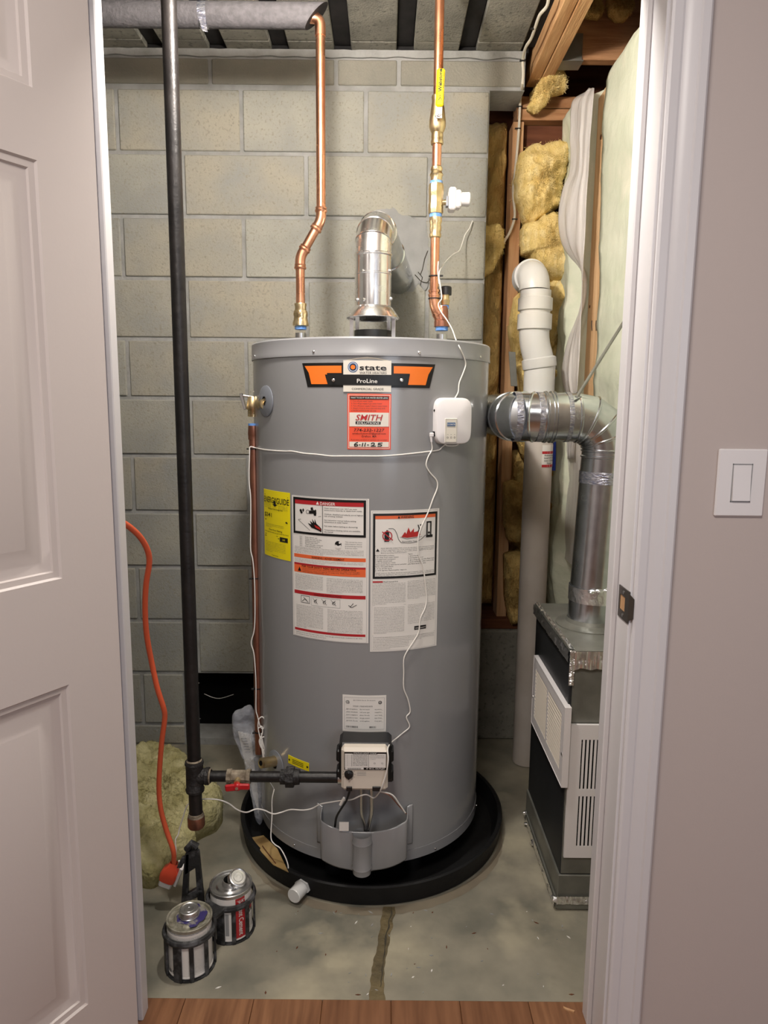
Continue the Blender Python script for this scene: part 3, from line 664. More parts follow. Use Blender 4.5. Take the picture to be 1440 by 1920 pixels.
# hand-written date 6-11-25
def pen(sh, pts, wd=0.0022): sh.line(pts, wd, 'p_black', 5); [sh.disc(a, b, wd/2, 'p_black', 5, n=8) for a, b in pts]
pen(Q, [(.24,.872),(.19,.890),(.165,.915),(.175,.938),(.215,.940),(.245,.925),(.22,.908),(.18,.914)])
pen(Q, [(.275,.917),(.30,.917)]); pen(Q, [(.36,.885),(.34,.938)]); pen(Q, [(.42,.882),(.40,.938)]); pen(Q, [(.46,.917),(.49,.917)])
pen(Q, [(.55,.900),(.57,.880),(.61,.880),(.625,.898),(.59,.925),(.545,.938),(.60,.935),(.65,.938)])
pen(Q, [(.80,.880),(.72,.884),(.705,.907),(.76,.905),(.79,.920),(.765,.938),(.70,.938)])
Q.mb.build('service_sticker', wh, label='orange and white service sticker dated 6-11-25')
# yellow energy label
Y = cylsheet(495, 916, 545.5, 1052.5); Y.base('p_yellow')
Y.text('ENERGYGUIDE', 0.5, 0.185, 0.085, 'p_black', width=0.94, align='c', bold=0.035, h=2)
Y.line([(0.05,0.075),(0.95,0.075)],0.0012,'p_black'); Y.poly([(0.46,0.15),(0.54,0.15),(0.54,0.20),(0.60,0.20),(0.5,0.235),(0.4,0.20),(0.46,0.20)],'p_black',3)
Y.text('Estimated Yearly Energy Cost', 0.5, 0.285, 0.022, 'p_black', width=0.55, align='c', bold=0.02)
Y.text('$341', 0.05, 0.40, 0.062, 'p_black', width=0.32, bold=0.03)
Y.line([(0.07,0.452),(0.92,0.452)],0.0022,'p_black'); Y.poly([(0.85,0.45),(0.93,0.45),(0.91,0.43),(0.87,0.43)],'p_black',3)
Y.para(lines(3,30), 0.1, 0.8, 0.50, 0.56); Y.text('First Hour Rating', 0.5, 0.60, 0.025, 'p_black', width=0.5, align='c', bold=0.03)
Y.text('(How much hot water you get in the first hour)', 0.5, 0.635, 0.02, 'p_black', width=0.9, align='c')
Y.line([(0.05,0.67),(0.6,0.67)],0.0012,'p_black'); Y.line([(0.05,0.70),(0.65,0.70)],0.0018,'p_black'); Y.rect(0.66,0.67,0.92,0.74,'p_black'); Y.text('149', 0.80, 0.72, 0.03, 'p_yellow', align='c', h=4)
Y.para(lines(7,40), 0.07, 0.85, 0.765, 0.93, fill=0.45); Y.text('ftc.gov/energy', 0.35, 0.975, 0.016, 'p_black', width=0.25)
for i in range(4): Y.text(words(14), 0.05, 0.21+0.018*i, 0.010, 'p_dark', width=0.3); Y.text(words(12), 0.62, 0.22+0.018*i, 0.010, 'p_dark', width=0.3)
Y.mb.build('energy_label', wh, label='yellow energy guide label')
# big danger and instruction label
G = cylsheet(547.5, 928, 690.5, 1206); G.base('p_white')
G.frame(0.025,0.01,0.965,0.262,0.028,'p_black',2); G.rect(0.052,0.022,0.938,0.055,'p_red',1)
G.text('DANGER', 0.41, 0.051, 0.020, 'p_white', width=0.19, bold=0.03, h=3); G.poly([(0.355,0.050),(0.395,0.050),(0.375,0.028)],'p_white',3)
G.line([(0.44,0.055),(0.44,0.25)],0.0016,'p_black')
# tap, hot water and hand pictogram
G.disc(0.24,0.105,0.0052,'p_black',2,r0=0.0040); G.disc(0.14,0.100,0.0036,'p_black',2); G.disc(0.15,0.112,0.0034,'p_black',2)
G.poly([(0.26,0.096),(0.33,0.090),(0.36,0.105),(0.355,0.128),(0.325,0.128),(0.32,0.115),(0.26,0.118)],'p_black',2); G.poly([(0.28,0.075),(0.31,0.070),(0.32,0.09),(0.285,0.092)],'p_black',2)
for a in (0.175,0.345): G.poly([(a,0.083),(a+0.016,0.095),(a,0.110),(a-0.014,0.096)],'p_black',2)
G.line([(0.10,0.165),(0.42,0.13)],0.0009,'p_black'); G.line([(0.10,0.165),(0.27,0.232)],0.0009,'p_black')
G.poly([(0.24,0.182),(0.29,0.190),(0.27,0.165),(0.31,0.180),(0.30,0.150),(0.335,0.178),(0.335,0.150),(0.36,0.182),(0.40,0.200),(0.425,0.215),(0.425,0.238),(0.36,0.224),(0.29,0.212)],'p_black',2)
G.poly([(0.33,0.19),(0.40,0.205),(0.42,0.225),(0.35,0.21)],'p_fire',3)
for i, t in enumerate(['Water temperature over 125 F can cause', 'severe burns instantly or death from scalds.', '', 'Children, disabled and elderly are at highest', 'risk of being scalded.', '', 'See instruction manual before setting', 'temperature at water heater.', '', 'Feel water before bathing or showering.', '', 'Temperature limiting valves are available,', 'see manual.']):
    if t: G.text(t, 0.46, 0.075+0.0135*i, 0.0080, 'p_black', width=0.0105*len(t), bold=0.02)
for i in range(6): G.text('120 F', 0.12, 0.285+0.0125*i, 0.0075, 'p_black'); G.text(words(14+(i*5) % 7), 0.20, 0.285+0.0125*i, 0.0075, 'p_black', width=0.012*(14+(i*5) % 7), bold=0.01)
G.disc(0.635,0.315,0.0086,'p_black',2); G.poly([(0.60,0.315),(0.635,0.325),(0.67,0.315),(0.67,0.335),(0.635,0.345),(0.60,0.335)],'p_white',3); G.disc(0.655,0.302,0.0028,'p_white',3)
G.para(['This manual has more','information about','preventing burns','from hot water.'], 0.72, 0.92, 0.288, 0.345, fill=0.5)
G.para(lines(5,88), 0.04, 0.94, 0.350, 0.400, fill=0.5)
G.rect(0.03,0.405,0.965,0.430,'p_orange2'); G.text('WARNING / ADVERTISSEMENT', 0.5, 0.425, 0.014, 'p_black', width=0.42, align='c', bold=0.02, h=3)
G.para(lines(3,90), 0.04, 0.94, 0.436, 0.462, fill=0.5)
G.rect(0.03,0.468,0.965,0.482,'p_red'); G.rect(0.03,0.482,0.965,0.535,'p_orange2'); G.text('FOR YOUR SAFETY READ BEFORE OPERATING', 0.5, 0.494, 0.014, 'p_black', width=0.7, align='c', bold=0.03, h=3)
G.poly([(0.09,0.525),(0.14,0.525),(0.115,0.495)],'p_black',3); G.para(lines(3,60), 0.16, 0.9, 0.497, 0.532, fill=0.5)
G.para(lines(12,46), 0.05, 0.44, 0.545, 0.655, fill=0.52); G.para(lines(11,46), 0.49, 0.93, 0.550, 0.655, fill=0.52)
G.rect(0.03,0.665,0.965,0.690,'p_red'); G.text('LIGHTING INSTRUCTIONS', 0.5, 0.684, 0.012, 'p_black', width=0.35, align='c', h=3)
G.frame(0.13,0.698,0.26,0.750,0.006,'p_dark'); G.frame(0.28,0.698,0.66,0.760,0.004,'p_grey')
for a in (0.34,0.46,0.58): G.disc(a,0.728,0.0042,'p_black',3,r0=0.0034); G.line([(a-0.04,0.705),(a+0.03,0.745)],0.0008,'p_black'); G.line([(a+0.02,0.71),(a-0.02,0.735)],0.0012,'p_black')
for q in ([(0.15,0.74),(0.19,0.72),(0.24,0.742)], [(0.17,0.71),(0.22,0.73)], [(0.76,0.735),(0.80,0.75),(0.86,0.73)], [(0.78,0.748),(0.82,0.72)]): G.line(q,0.0014,'p_black')
G.para(lines(17,46), 0.06, 0.44, 0.765, 0.930, fill=0.5); G.para(lines(17,46), 0.50, 0.93, 0.770, 0.945, fill=0.5)
G.rect(0.03,0.938,0.965,0.955,'p_red'); G.para(lines(2,90), 0.05, 0.93, 0.960, 0.988, fill=0.5); G.frame(0.015,0.003,0.98,0.997,0.003,'p_grey',1)
G.mb.build('danger_label', wh, label='large white label with a red DANGER heading')
# warning label
R = cylsheet(695.5, 957.5, 818, 1210); R.base('p_white')
R.frame(0.03,0.02,0.965,0.475,0.030,'p_black',2); R.rect(0.06,0.034,0.935,0.058,'p_orange2'); R.text('WARNING', 0.5, 0.055, 0.017, 'p_black', width=0.19, align='c', bold=0.03, h=3); R.poly([(0.365,0.055),(0.40,0.055),(0.383,0.036)],'p_black',3)
R.disc(0.225,0.175,0.0125,'p_red',4,r0=0.0100); R.poly([(0.185,0.145),(0.25,0.145),(0.25,0.215),(0.185,0.215)],'p_black',2); R.line([(0.155,0.145),(0.30,0.205)],0.0026,'p_red',5); R.poly([(0.21,0.135),(0.235,0.135),(0.235,0.147),(0.21,0.147)],'p_black',2)
R.line([(0.24,0.125),(0.30,0.125),(0.33,0.135),(0.36,0.165),(0.38,0.20),(0.42,0.225),(0.55,0.230),(0.65,0.225),(0.72,0.205),(0.78,0.180)],0.0012,'p_black')
R.line([(0.40,0.185),(0.50,0.200),(0.62,0.195),(0.72,0.188)],0.0008,'p_black'); R.text('Flammable Vapors', 0.43, 0.222, 0.010, 'p_black', width=0.25)
R.poly([(0.42,0.185),(0.47,0.150),(0.49,0.165),(0.52,0.120),(0.55,0.155),(0.60,0.128),(0.60,0.155),(0.66,0.150),(0.70,0.175),(0.64,0.188),(0.5,0.192)],'p_fire',3)
R.disc(0.70,0.108,0.0022,'p_black',4); R.line([(0.66,0.105),(0.68,0.135),(0.66,0.155)],0.0028,'p_black',4); R.line([(0.68,0.135),(0.71,0.125)],0.0022,'p_black',4)
R.frame(0.79,0.085,0.87,0.195,0.020,'p_black',3); R.rect(0.785,0.180,0.89,0.198,'p_black',4); R.disc(0.83,0.165,0.003,'p_black',4)
R.line([(0.05,0.25),(0.95,0.25)],0.0008,'p_black'); R.poly([(0.07,0.283),(0.12,0.283),(0.095,0.262)],'p_black',3)
R.para(lines(4,70), 0.14, 0.92, 0.256, 0.300, fill=0.55, m='p_black')
R.para(['Keep flammable products:','1. far away from water heater.','2. in approved containers.','3. tightly closed and','4. out of childrens reach.','Water heater has a main burner and pilot','flame. The pilot flame:','1. is on all the time','2. will ignite flammable vapors'], 0.06, 0.50, 0.305, 0.422, 'p_black', fill=0.6)
R.para(['Vapors:','1. cannot be seen','2. are heavier than air.','3. go a long way on the floor and','4. can be carried from other rooms to the','pilot flame by air currents.'], 0.52, 0.92, 0.300, 0.385, 'p_black', fill=0.6)
R.line([(0.05,0.425),(0.95,0.425)],0.0008,'p_black'); R.para(lines(3,72), 0.07, 0.93, 0.430, 0.464, fill=0.6, m='p_black')
R.rect(0.03,0.492,0.17,0.503,'p_red'); R.text('Read manual first', 0.18, 0.501, 0.009, 'p_dark', width=0.2, bold=0.02)
R.para(lines(15,50), 0.03, 0.49, 0.505, 0.660, fill=0.5); R.para(lines(13,48), 0.52, 0.96, 0.495, 0.630, fill=0.5)
R.line([(0.03,0.665),(0.5,0.665)],0.0006,'p_grey'); R.para(lines(20,50), 0.05, 0.48, 0.675, 0.870, fill=0.45); R.para(lines(14,46), 0.53, 0.95, 0.665, 0.810, fill=0.45)
R.rect(0.63,0.830,0.815,0.858,'p_black'); R.text('WARRANTY', 0.64, 0.850, 0.010, 'p_white', width=0.165, h=4); R.frame(0.02,0.006,0.975,0.994,0.003,'p_grey',1)
R.line([(0.03,0.885),(0.96,0.885)],0.0006,'p_grey'); R.para(lines(8,90), 0.04, 0.55, 0.89, 0.985, fill=0.45); R.para(lines(4,90), 0.55, 0.95, 0.89, 0.93, fill=0.45)
R.mb.build('warning_label', wh, label='white label with an orange WARNING heading and flammable vapor picture')
# rating plate
K = cylsheet(642.5, 1302, 723.5, 1371.5); K.base('p_white'); K.frame(0.04,0.06,0.96,0.93,0.006,'p_grey')
K.disc(0.12,0.19,0.0045,'p_black',2,r0=0.0036); K.text('UL',0.12,0.22,0.06,'p_black',align='c'); K.disc(0.86,0.19,0.0045,'p_black',2,r0=0.0034); K.text('SP',0.86,0.225,0.06,'p_black',align='c',bold=.02)
K.text(words(36), 0.5, 0.14, 0.03, 'p_dark', width=0.5, align='c'); K.text('CATEGORY I  STORAGE WATER HEATER', 0.24, 0.31, 0.035, 'p_dark', width=0.45)
for i, b in enumerate((0.39,0.47,0.55,0.63,0.71)): K.line([(0.07,b+0.01),(0.93,b+0.01)],0.0004,'p_grey'); K.text(words(16), 0.09, b, 0.03, 'p_dark', width=0.26); K.text(words(12), 0.40, b, 0.03, 'p_dark', width=0.22); K.text(words(8), 0.74, b, 0.03, 'p_dark', width=0.16)
for a0, n_ in ((0.08,16),(0.62,9)):
    for i in range(n_): K.rect(a0+i*0.0175, 0.84, a0+i*0.0175+rng.uniform(.005,.012), 0.89, 'p_black', n=1)
K.mb.build('rating_plate', wh, label='small white rating plate')
# yellow tag and small tag on the left
t0 = cylsheet(541, 1418, 580, 1438); 
def skewsheet(x0,y0,x1,y1,x2,y2,off=0.001):
    """corners: top-left, top-right, bottom-left (photo) on the jacket"""
    a = TH(x0,y0); b = TH(x1,y1); c = TH(x2,y2); W = 1; H = 1
    f = lambda u, v, h: HP(a[0]+(b[0]-a[0])*u+(c[0]-a[0])*v, a[1]+(b[1]-a[1])*u+(c[1]-a[1])*v, off+h)
    return Sheet(1, 1, f)
t0 = skewsheet(541,1415,580,1431,541,1430); t0.mb.add([t0.f(u,v,h) for u in (0,.5,1) for v,h in ((0,-.0008),(0,.0003),(1,.0003),(1,-.0008))], [(4*i+k,4*i+k+1,4*i+k+5,4*i+k+4) for i in range(2) for k in range(3)], 'p_yellow')
for b in (0.3,0.5,0.7): t0.line([(0.22,b),(0.75,b)],0.07,'p_black',3)
for a in (0.07,0.93): t0.mb.add([t0.f(a+.04*math.cos(q), .5+.14*math.sin(q), .0012) for q in [PI*k/4 for k in range(8)]], [tuple(range(8))], 'p_black')
t0.mb.build('yellow_tag', wh)
t1 = skewsheet(560,1450,580,1450,560,1468); t1.poly([(0,0.1),(1,0.0),(1,0.95),(0.1,0.4)],'p_white',1); t1.line([(0.7,0.2),(0.95,0.5)],0.12,'p_red',3); t1.mb.build('small_tag', wh)
# gas control valve
gc = A(683.5, 1437, 1.655); va = thing
GZ = gc.z; GX = gc.x
gv = MB()
g0 = A(640,1400,1.625); g1 = A(727,1480,1.625); hw = (g1.x-g0.x)/2; hh = (g0.z-g1.z)/2; gx = (g0.x+g1.x)/2; gz = (g0.z+g1.z)/2
ZZ = Vector((0,0,1)); XX = Vector((1,0,0)); YY = Vector((0,1,0))
gv.rbox(Vector((gx+0.001,1.672,gz+0.006)), XX, YY, ZZ, hw+0.008, 0.036, hh-0.004, 0.008, 'black')
for dx in (-1,1):
    for dz_ in (-0.6, 0.35): gv.rbox(Vector((gx+dx*(hw+0.004),1.665,gz+dz_*hh)), XX, YY, ZZ, 0.010, 0.02, 0.016, 0.004, 'black')
gvo = gv.build('gas_valve', wh, label='cream gas control valve with a black back body')
fcv = MB(); prof2 = []
fcv.rbox(Vector((gx,1.632,gz)), XX, YY, ZZ, hw, 0.016, hh, 0.007, 'beige')
fcv.rbox(Vector((gx+0.002,1.6185,gz+hh*0.42)), XX, YY, ZZ, hw*0.94, 0.004, hh*0.50, 0.0035, 'beige')
fcv.build('valve_cover', gvo, label='cream cover')
ys = 1.6143
sh = planesheet((0,0,0), (1,0,0), (0,0,1), hw*1.80, hh*0.84)
sh.f = (lambda o: (lambda u, v, h: o+Vector((u, -h, -v))))(Vector((gx+0.002-hw*0.90, ys-0.0003, gz+hh*0.86)))
sh.rect(0,0,1,1,'p_black',0.5); sh.rect(0.015,0.09,0.985,0.86,'p_white',1)
sh.rect(0.2,0.01,0.78,0.12,'p_black',2); sh.text('STATUS LIGHT CODE', 0.49, 0.105, 0.075, 'p_white', width=0.54, align='c', h=3, bold=0.02)
sh.line([(0.18,0.13),(0.18,0.8)],0.0006,'p_black'); sh.line([(0.58,0.13),(0.58,0.86)],0.0006,'p_black')
for i in range(8): sh.line([(0.02,0.20+0.08*i),(0.57,0.20+0.08*i)],0.0003,'p_grey',2); sh.text(words(16), 0.21, 0.19+0.08*i, 0.045, 'p_black', width=0.34); sh.text('x', 0.07, 0.19+0.08*i, 0.04, 'p_black')
sh.para(lines(4,26), 0.61, 0.95, 0.16, 0.42, fill=0.5); sh.disc(0.72,0.62,0.0022,'p_dark',2,r0=0.0017); sh.disc(0.9,0.62,0.0022,'p_dark',2,r0=0.0017)
sh.rect(0.02,0.86,0.46,0.97,'p_white',2); 
for i in range(18): sh.rect(0.08+i*0.018,0.88,0.088+i*0.018,0.96,'p_black',3,n=1)
sh.text('4" W.C. OUTLET', 0.74, 0.955, 0.09, 'p_white', width=0.44, align='c', h=3, bold=0.03)
sh.mb.build('valve_label', gvo)
kx = A(654,1453,1.612)
kb = MB(); kb.lathe((kx.x,1.618,kx.z), (0,-1,0), [(0,.0105),(.002,.0115),(.005,.011),(.009,.0095),(.010,.008),(.010,0)], 'black', 24); kb.box((kx.x-.002,1.6045,kx.z-.009),(kx.x+.002,1.609,kx.z+.009),'black',bev=.0008)
kb.build('knob', gvo)
mk = MB(); 
for k in range(10):
    t = math.radians(-60+30*k); c_, s_ = math.cos(t), math.sin(t)
    mk.add([(kx.x+c_*.0135-s_*.0004,1.6155,kx.z+s_*.0135+c_*.0004),(kx.x+c_*.0135+s_*.0004,1.6155,kx.z+s_*.0135-c_*.0004),(kx.x+c_*.016+s_*.0004,1.6155,kx.z+s_*.016-c_*.0004),(kx.x+c_*.016-s_*.0004,1.6155,kx.z+s_*.016+c_*.0004)], [(0,1,2,3)], 'p_dark')
mk.lathe((A(705,1444,1.61).x,1.616,A(705,1444,1.61).z), (0,-1,0), [(0,.004),(.001,.004),(.0012,0)], 'black', 12)
for dz_ in (0.004,0.0,-0.004): mk.box((kx.x+0.020,1.6155,kx.z+dz_+.001),(kx.x+0.042,1.6158,kx.z+dz_+.002),'p_grey')
mk.build('dial_marks', gvo, kind='stuff')
for x in (655, 706): 
    p = A(x,1477,1.62); MB().rbox(Vector((p.x,1.622,p.z)), XX, YY, ZZ, 0.007 if x<700 else 0.010, 0.009, 0.006, 0.001, 'black').build('plug_socket', gvo)
# tubes and wires dropping to the burner
for x0, x1, x2, r, m_ in ((677, 677, 685, .0042, 'steel'), (696, 697, 690, .0052, 'steel')):
    MB().tube(fillet([A(x0,1478,1.65), A(x1,1525,1.66), A(x2,1550,1.675), A(x2,1585,1.69)], 0.02), r, m_, 12).build('burner_tube', wh)
MB().tube(catmull([A(656,1482,1.635), A(650,1500,1.64), A(640,1516,1.655), A(631,1532,1.665), A(628,1550,1.68)], 6), 0.0028, 'black', 8).build('igniter_wire', wh)
MB().tube([A(645,1496,1.638), A(638,1509,1.645)], 0.0034, 'p_white', 8).build('wire_sleeve', wh)
MB().tube(catmull([A(713,1484,1.635), A(735,1490,1.63), A(749,1508,1.64), A(760,1524,1.65)], 6), 0.0018, 'p_white', 8).build('sensor_wire', wh)
MB().tube(catmull([A(711,1484,1.638), A(730,1491,1.635), A(747,1510,1.645), A(762,1526,1.655)], 6), 0.0014, 'copperdull', 8).build('red_wire', wh)
# burner air shield
st = MB(); NN = 64; rows = []
tL = TH(596,1560)[0]; tR = TH(772,1560)[0]; xc = A(682,1580,1.60).x
def shp(t):
    """plan offset of the shield for t in 0..1 across"""
    if t < 0.07 or t > 0.93: return 0.004
    q = (t-0.07)/0.86; w_ = 0.052*min(1, min(q, 1-q)/0.07)**0.6
    c = abs(q-0.485)
    if c > 0.12: w_ += 0.008*math.sin(PI*min(1,(c-0.12)/0.36))
    return w_
ZS1 = ZA(HX, HY-HR-0.03, 1527); ZS0 = ZA(HX, HY-HR-0.045, 1557); ZS2 = ZA(HX, HY-HR-0.03, 1602); ZS3 = ZA(HX, HY-HR-0.045, 1630); ZS4 = ZA(HX, HY-HR-0.075, 1643)
def ztop(t):
    q = abs(t-0.487); return ZS0+(ZS1-ZS0)*min(1, max(0, (q-0.09)/0.40))**1.15
def zbot(t):
    q = abs(t-0.487); return ZS3+(ZS2-ZS3)*min(1, max(0, (q-0.08)/0.38))
vs = []
for i in range(NN+1):
    t = i/NN; th = tL+(tR-tL)*t; o_ = shp(t)
    for z in (ztop(t), ztop(t)-0.004, (ztop(t)+zbot(t))/2, zbot(t)+0.004, zbot(t)):
        e = 0.0015 if z in (ztop(t), zbot(t)) else 0
        vs.append(HP(th, z, o_-e))
st.add(vs, [(5*i+k, 5*i+k+1, 5*i+k+6, 5*i+k+5) for i in range(NN) for k in range(4)], 'heater', True)
vs = [HP(HXY[0], HXY[1], HXY[2]) for HXY in []]
sho = st.build('burner_shield', wh, ang=60); md = sho.modifiers.new('s', 'SOLIDIFY'); md.thickness = 0.0018; md.offset = 1
tc_ = tL+(tR-tL)*(0.07+0.86*0.485); pc = HP(tc_, 0, 0.052)
# round boss of the shield with two ribs
m2 = MB(); zt_ = ztop(0.487); zb_ = ZS4
pr = [(zb_,0.010),(zb_,0.0235),(zb_+.012,0.0245),(zb_+.016,0.026),(zb_+.020,0.0245),(zt_-.026,0.0245),(zt_-.022,0.026),(zt_-.018,0.0245),(zt_,0.024)]
m2.lathe((pc.x,pc.y-0.006,0), (0,0,1), pr, 'heater', 32).build('shield_boss', wh)
m2 = MB(); m2.prism([HP(tc_-0.30, ztop(0.5)-0.035, 0.003), HP(tc_+0.30, ztop(0.5)-0.035, 0.003), HP(tc_+0.30, ztop(0.5)-0.10, 0.003), HP(tc_-0.30, ztop(0.5)-0.10, 0.003)], (0,0.002,0), 'void').build('burner_opening', wh)
p = A(645,1550,1.66); MB().box((p.x-.012,p.y,p.z-.012),(p.x+.012,p.y+.002,p.z+.012),'p_white').build('white_tag', wh)
# relief valve (top left) and drain valve
th, z = TH(499,752); d = (HP(th,z)-Vector((HX,HY,z))).normalized()
MB().lathe(HP(th,z), d, [(0,.040),(.002,.040),(.004,.034),(.006,.012)], 'discgrey', 32).build('escutcheon', wh)
zt0 = A(474,757,1.95).z; px_ = A(474,757,1.95).x; q0 = HP(math.radians(-72), zt0, 0.0)
tv = Vector((px_, 1.95, zt0))
m2 = MB(); m2.lathe(HP(th,zt0,-.002), (tv-HP(th,zt0)), [(0,.009),(.008,.009),(.008,.015),(.02,.015),(.02,.011),(.03,.012),(.055,.0145)], 'brass', 18)
m2.lathe((px_,1.95,zt0+.020), (0,0,-1), [(0,0),(0,.010),(.004,.013),(.02,.0165),(.034,.0165),(.038,.014),(.055,.014),(.055,0)], 'brass', 18)
rv = m2.build('relief_valve', wh, label='brass relief valve')
p = A(456,757,1.94); m2 = MB(); m2.rbox(Vector((p.x,1.94,p.z+0.006)), Vector((1,0,0.25)).normalized(), YY, Vector((-.25,0,1)).normalized(), 0.004,0.006,0.022,0.001,'silver').cyl((p.x,1.945,p.z+.022),(px_,1.95,zt0+.018),.003,m='silver',n=8)
m2.build('lever', rv)
MB().lathe((px_,1.95,zt0-.053), (0,0,-1), [(0,.0135),(.012,.0135),(.012,0)], 'bluetape', 18).build('thread_tape', rv)
th, z = TH(518,1432); d = (HP(th,z)-Vector((HX,HY,z))).normalized()
MB().lathe(HP(th,z), d, [(0,.038),(.002,.038),(.004,.030),(.006,.012)], 'discgrey', 32).build('escutcheon', wh)
a_ = A(489,1431,1.80); b_ = HP(th, A(516,1422,1.85).z, 0)
dv = MB(); dv.lathe(a_, b_-a_, [(0,.0),(0,.0095),(.002,.0145),(.004,.0135),(.012,.0145),(.018,.0135),(.022,.0145),(.03,.0135),(.045,.0150),((b_-a_).length,.0125)], 'brass', 20); dv.lathe(a_-(b_-a_).normalized()*0.0003, b_-a_, [(0,0),(0,.007)], 'void', 16)
dv.build('drain_valve', wh, label='brass drain valve')
# nipples on the top
xl = A(564,628,HY).x; xr_ = A(828,628,HY).x
for xx in (xl, xr_):
    MB().lathe((xx,HY,ZT-0.008), (0,0,1), [(0,.018),(.006,.018),(.006,.0155),(.045,.0155)], 'steel', 20).build('nipple', wh)

# ================================================================== DRAIN PAN
dp = thing('drain_pan', (-0.03, 2.06, 0), 'round black plastic drain pan under the water heater', 'drain pan')
PR = 0.402
MB().lathe((-0.03,2.06,0), (0,0,1), [(0.001,0),(0.001,PR-.012),(0.004,PR-.008),(0.050,PR),(0.057,PR+0.001),(0.060,PR-.004),(0.058,PR-.012),(0.020,PR-.020),(0.010,PR-.030),(0.010,0)], 'pan', 128).build('basin', dp)
# support ring under the tank
for a_ in (-1.2,-.35,.5,1.4,2.6,3.7):
    q_ = HP(a_, 0, -.06); MB().cyl((q_.x,q_.y,.0105),(q_.x,q_.y,ZB+.001),.022,m='black',n=16).build('foot', wh)
a = AZ(545,1688,0.028); 
dirp = Vector((a.x+0.03, a.y-2.06, 0)).normalized(); s0 = Vector((-0.03,2.06,0.030))+dirp*(PR-0.006)
m2 = MB(); m2.lathe(s0, dirp, [(0,.022),(.010,.022),(.010,.017),(.016,.017)], 'pvc', 6, smooth=False)
m2.lathe(s0+dirp*.012, dirp, [(0,.019),(.034,.019),(.036,.0175),(.036,0)], 'pvc', 28)
m2.build('drain_fitting', dp, label='white drain fitting')
# tan moisture sensor card and paper in the pan
pts = [(472,1571),(494,1567),(520,1592),(541,1636),(512,1622),(490,1598)]
vs = [AZ(x,y,z) for (x,y),z in zip(pts,(0.045,0.045,0.058,0.066,0.066,0.060))]
MB().prism(vs, (0.0,0.0,0.0015), 'card').tube([AZ(492,1586,.0605),AZ(517,1619,.0672)],.0012,'darkwood',6).build('moisture_sensor', label='tan pointed moisture sensor card lying across the rim of the black drain pan', cat='sensor')

# ================================================================== FLUE
FX = A(699,590,HY).x; fl = thing('flue_pipe', (FX, HY, ZT-0.004), 'bright galvanised flue pipe with flared draft hood on top of the water heater', 'flue pipe')
zf = lambda y, yy=HY: ZA(FX, yy, y)
MB().lathe((FX,HY,ZT-.006), (0,0,1), [(0,.052),(zf(617,HY-.05)-ZT+.006,.052),(zf(617,HY-.05)-ZT+.006,.046),(0,.046)], 'black', 40).build('flue_collar', fl)
zh0 = zf(591,HY-.07); zh1 = zf(570,HY-.05)
MB().lathe((FX,HY,0), (0,0,1), [(zh0-.002,.0745),(zh0,.0750),(zh0+.004,.0725),(zh0+.012,.067),(zh1-.006,.057),(zh1,.050),(zh1+.008,.050)], 'galvbright', 48).build('draft_hood', fl)
sm_ = bpy.data.objects['draft_hood'].modifiers.new('s','SOLIDIFY'); sm_.thickness = .0015
for k, (dx, dy) in enumerate(((-.058,-.03),(.058,-.03),(-.045,.045),(.045,.045))):
    MB().rbox(Vector((FX+dx,HY+dy,(ZT+zh0)/2+.002)), XX, YY, ZZ, .0055, .002, (zh0-ZT)/2+.008, .0006, 'galvbright').build('hood_leg', fl)
zc0 = zf(478)
RV = 0.0505
m2 = MB(); m2.lathe((FX,HY,0), (0,0,1), [(zh1-.004,RV),(zf(516)-.002,RV),(zf(516),RV+.0015),(zf(514),RV+.0015),(zf(513),RV),(zc0-.006,RV),(zc0-.003,RV+.003),(zc0,RV+.003),(zc0+.002,RV)], 'galvbright', 48); m2.build('flue_section', fl)
# adjustable elbow made of gores
out_d = Vector((0.16, 1, -0.06)).normalized(); m2 = MB()
c0 = Vector((FX,HY,zc0)); up = Vector((0,0,1)); R0 = 0.085
gores = []
for k in range(5):
    t = PI/2*k/4*1.06; c = c0+up*R0*math.sin(t)+out_d*R0*(1-math.cos(t)); dr = (up*math.cos(t)+out_d*math.sin(t)).normalized(); gores.append((c, dr))
side = up.cross(out_d).normalized(); vs = []
NG = 40; rings = []
def ring(c, dr, r):
    b = dr.cross(side).normalized(); return [c+(side*math.cos(2*PI*k/NG)+b*math.sin(2*PI*k/NG))*r for k in range(NG)]
for gi, (c, dr) in enumerate(gores):
    rings.append(ring(c-dr*.003, dr, RV)); rings.append(ring(c-dr*.001, dr, RV+.0022)); rings.append(ring(c+dr*.001, dr, RV+.0022)); rings.append(ring(c+dr*.003, dr, RV))
vs = [v for r_ in rings for v in r_]
m2.add(vs, [(i*NG+k, i*NG+(k+1)%NG, (i+1)*NG+(k+1)%NG, (i+1)*NG+k) for i in range(len(rings)-1) for k in range(NG)], 'galvbright', True)
m2.build('flue_elbow', fl)
ce_, de_ = gores[-1]; 
L_ = (YB-ce_.y)/de_.y
MB().lathe(ce_, de_, [(0,RV),(L_*.42,RV),(L_*.42+.002,RV+.003),(L_*.45+.008,RV+.003),(L_*.45+.010,RV+.001),(L_+.05,RV+.001)], 'galv', 48).build('flue_outlet', fl)
for (x, y) in ((681,508),(671,562),(683,562),(732,560),(729,508)):
    dx = (x-699)/34*RV; yy = HY-math.sqrt(max(RV**2-dx*dx,1e-5)); zz = ZA(FX+dx, yy, y)
    MB().lathe((FX+dx,yy+.001,zz), Vector((dx,yy-HY,0)), [(0,.005),(.002,.005),(.006,.003),(.0062,0)], 'silver', 8).build('sheet_screw', fl)

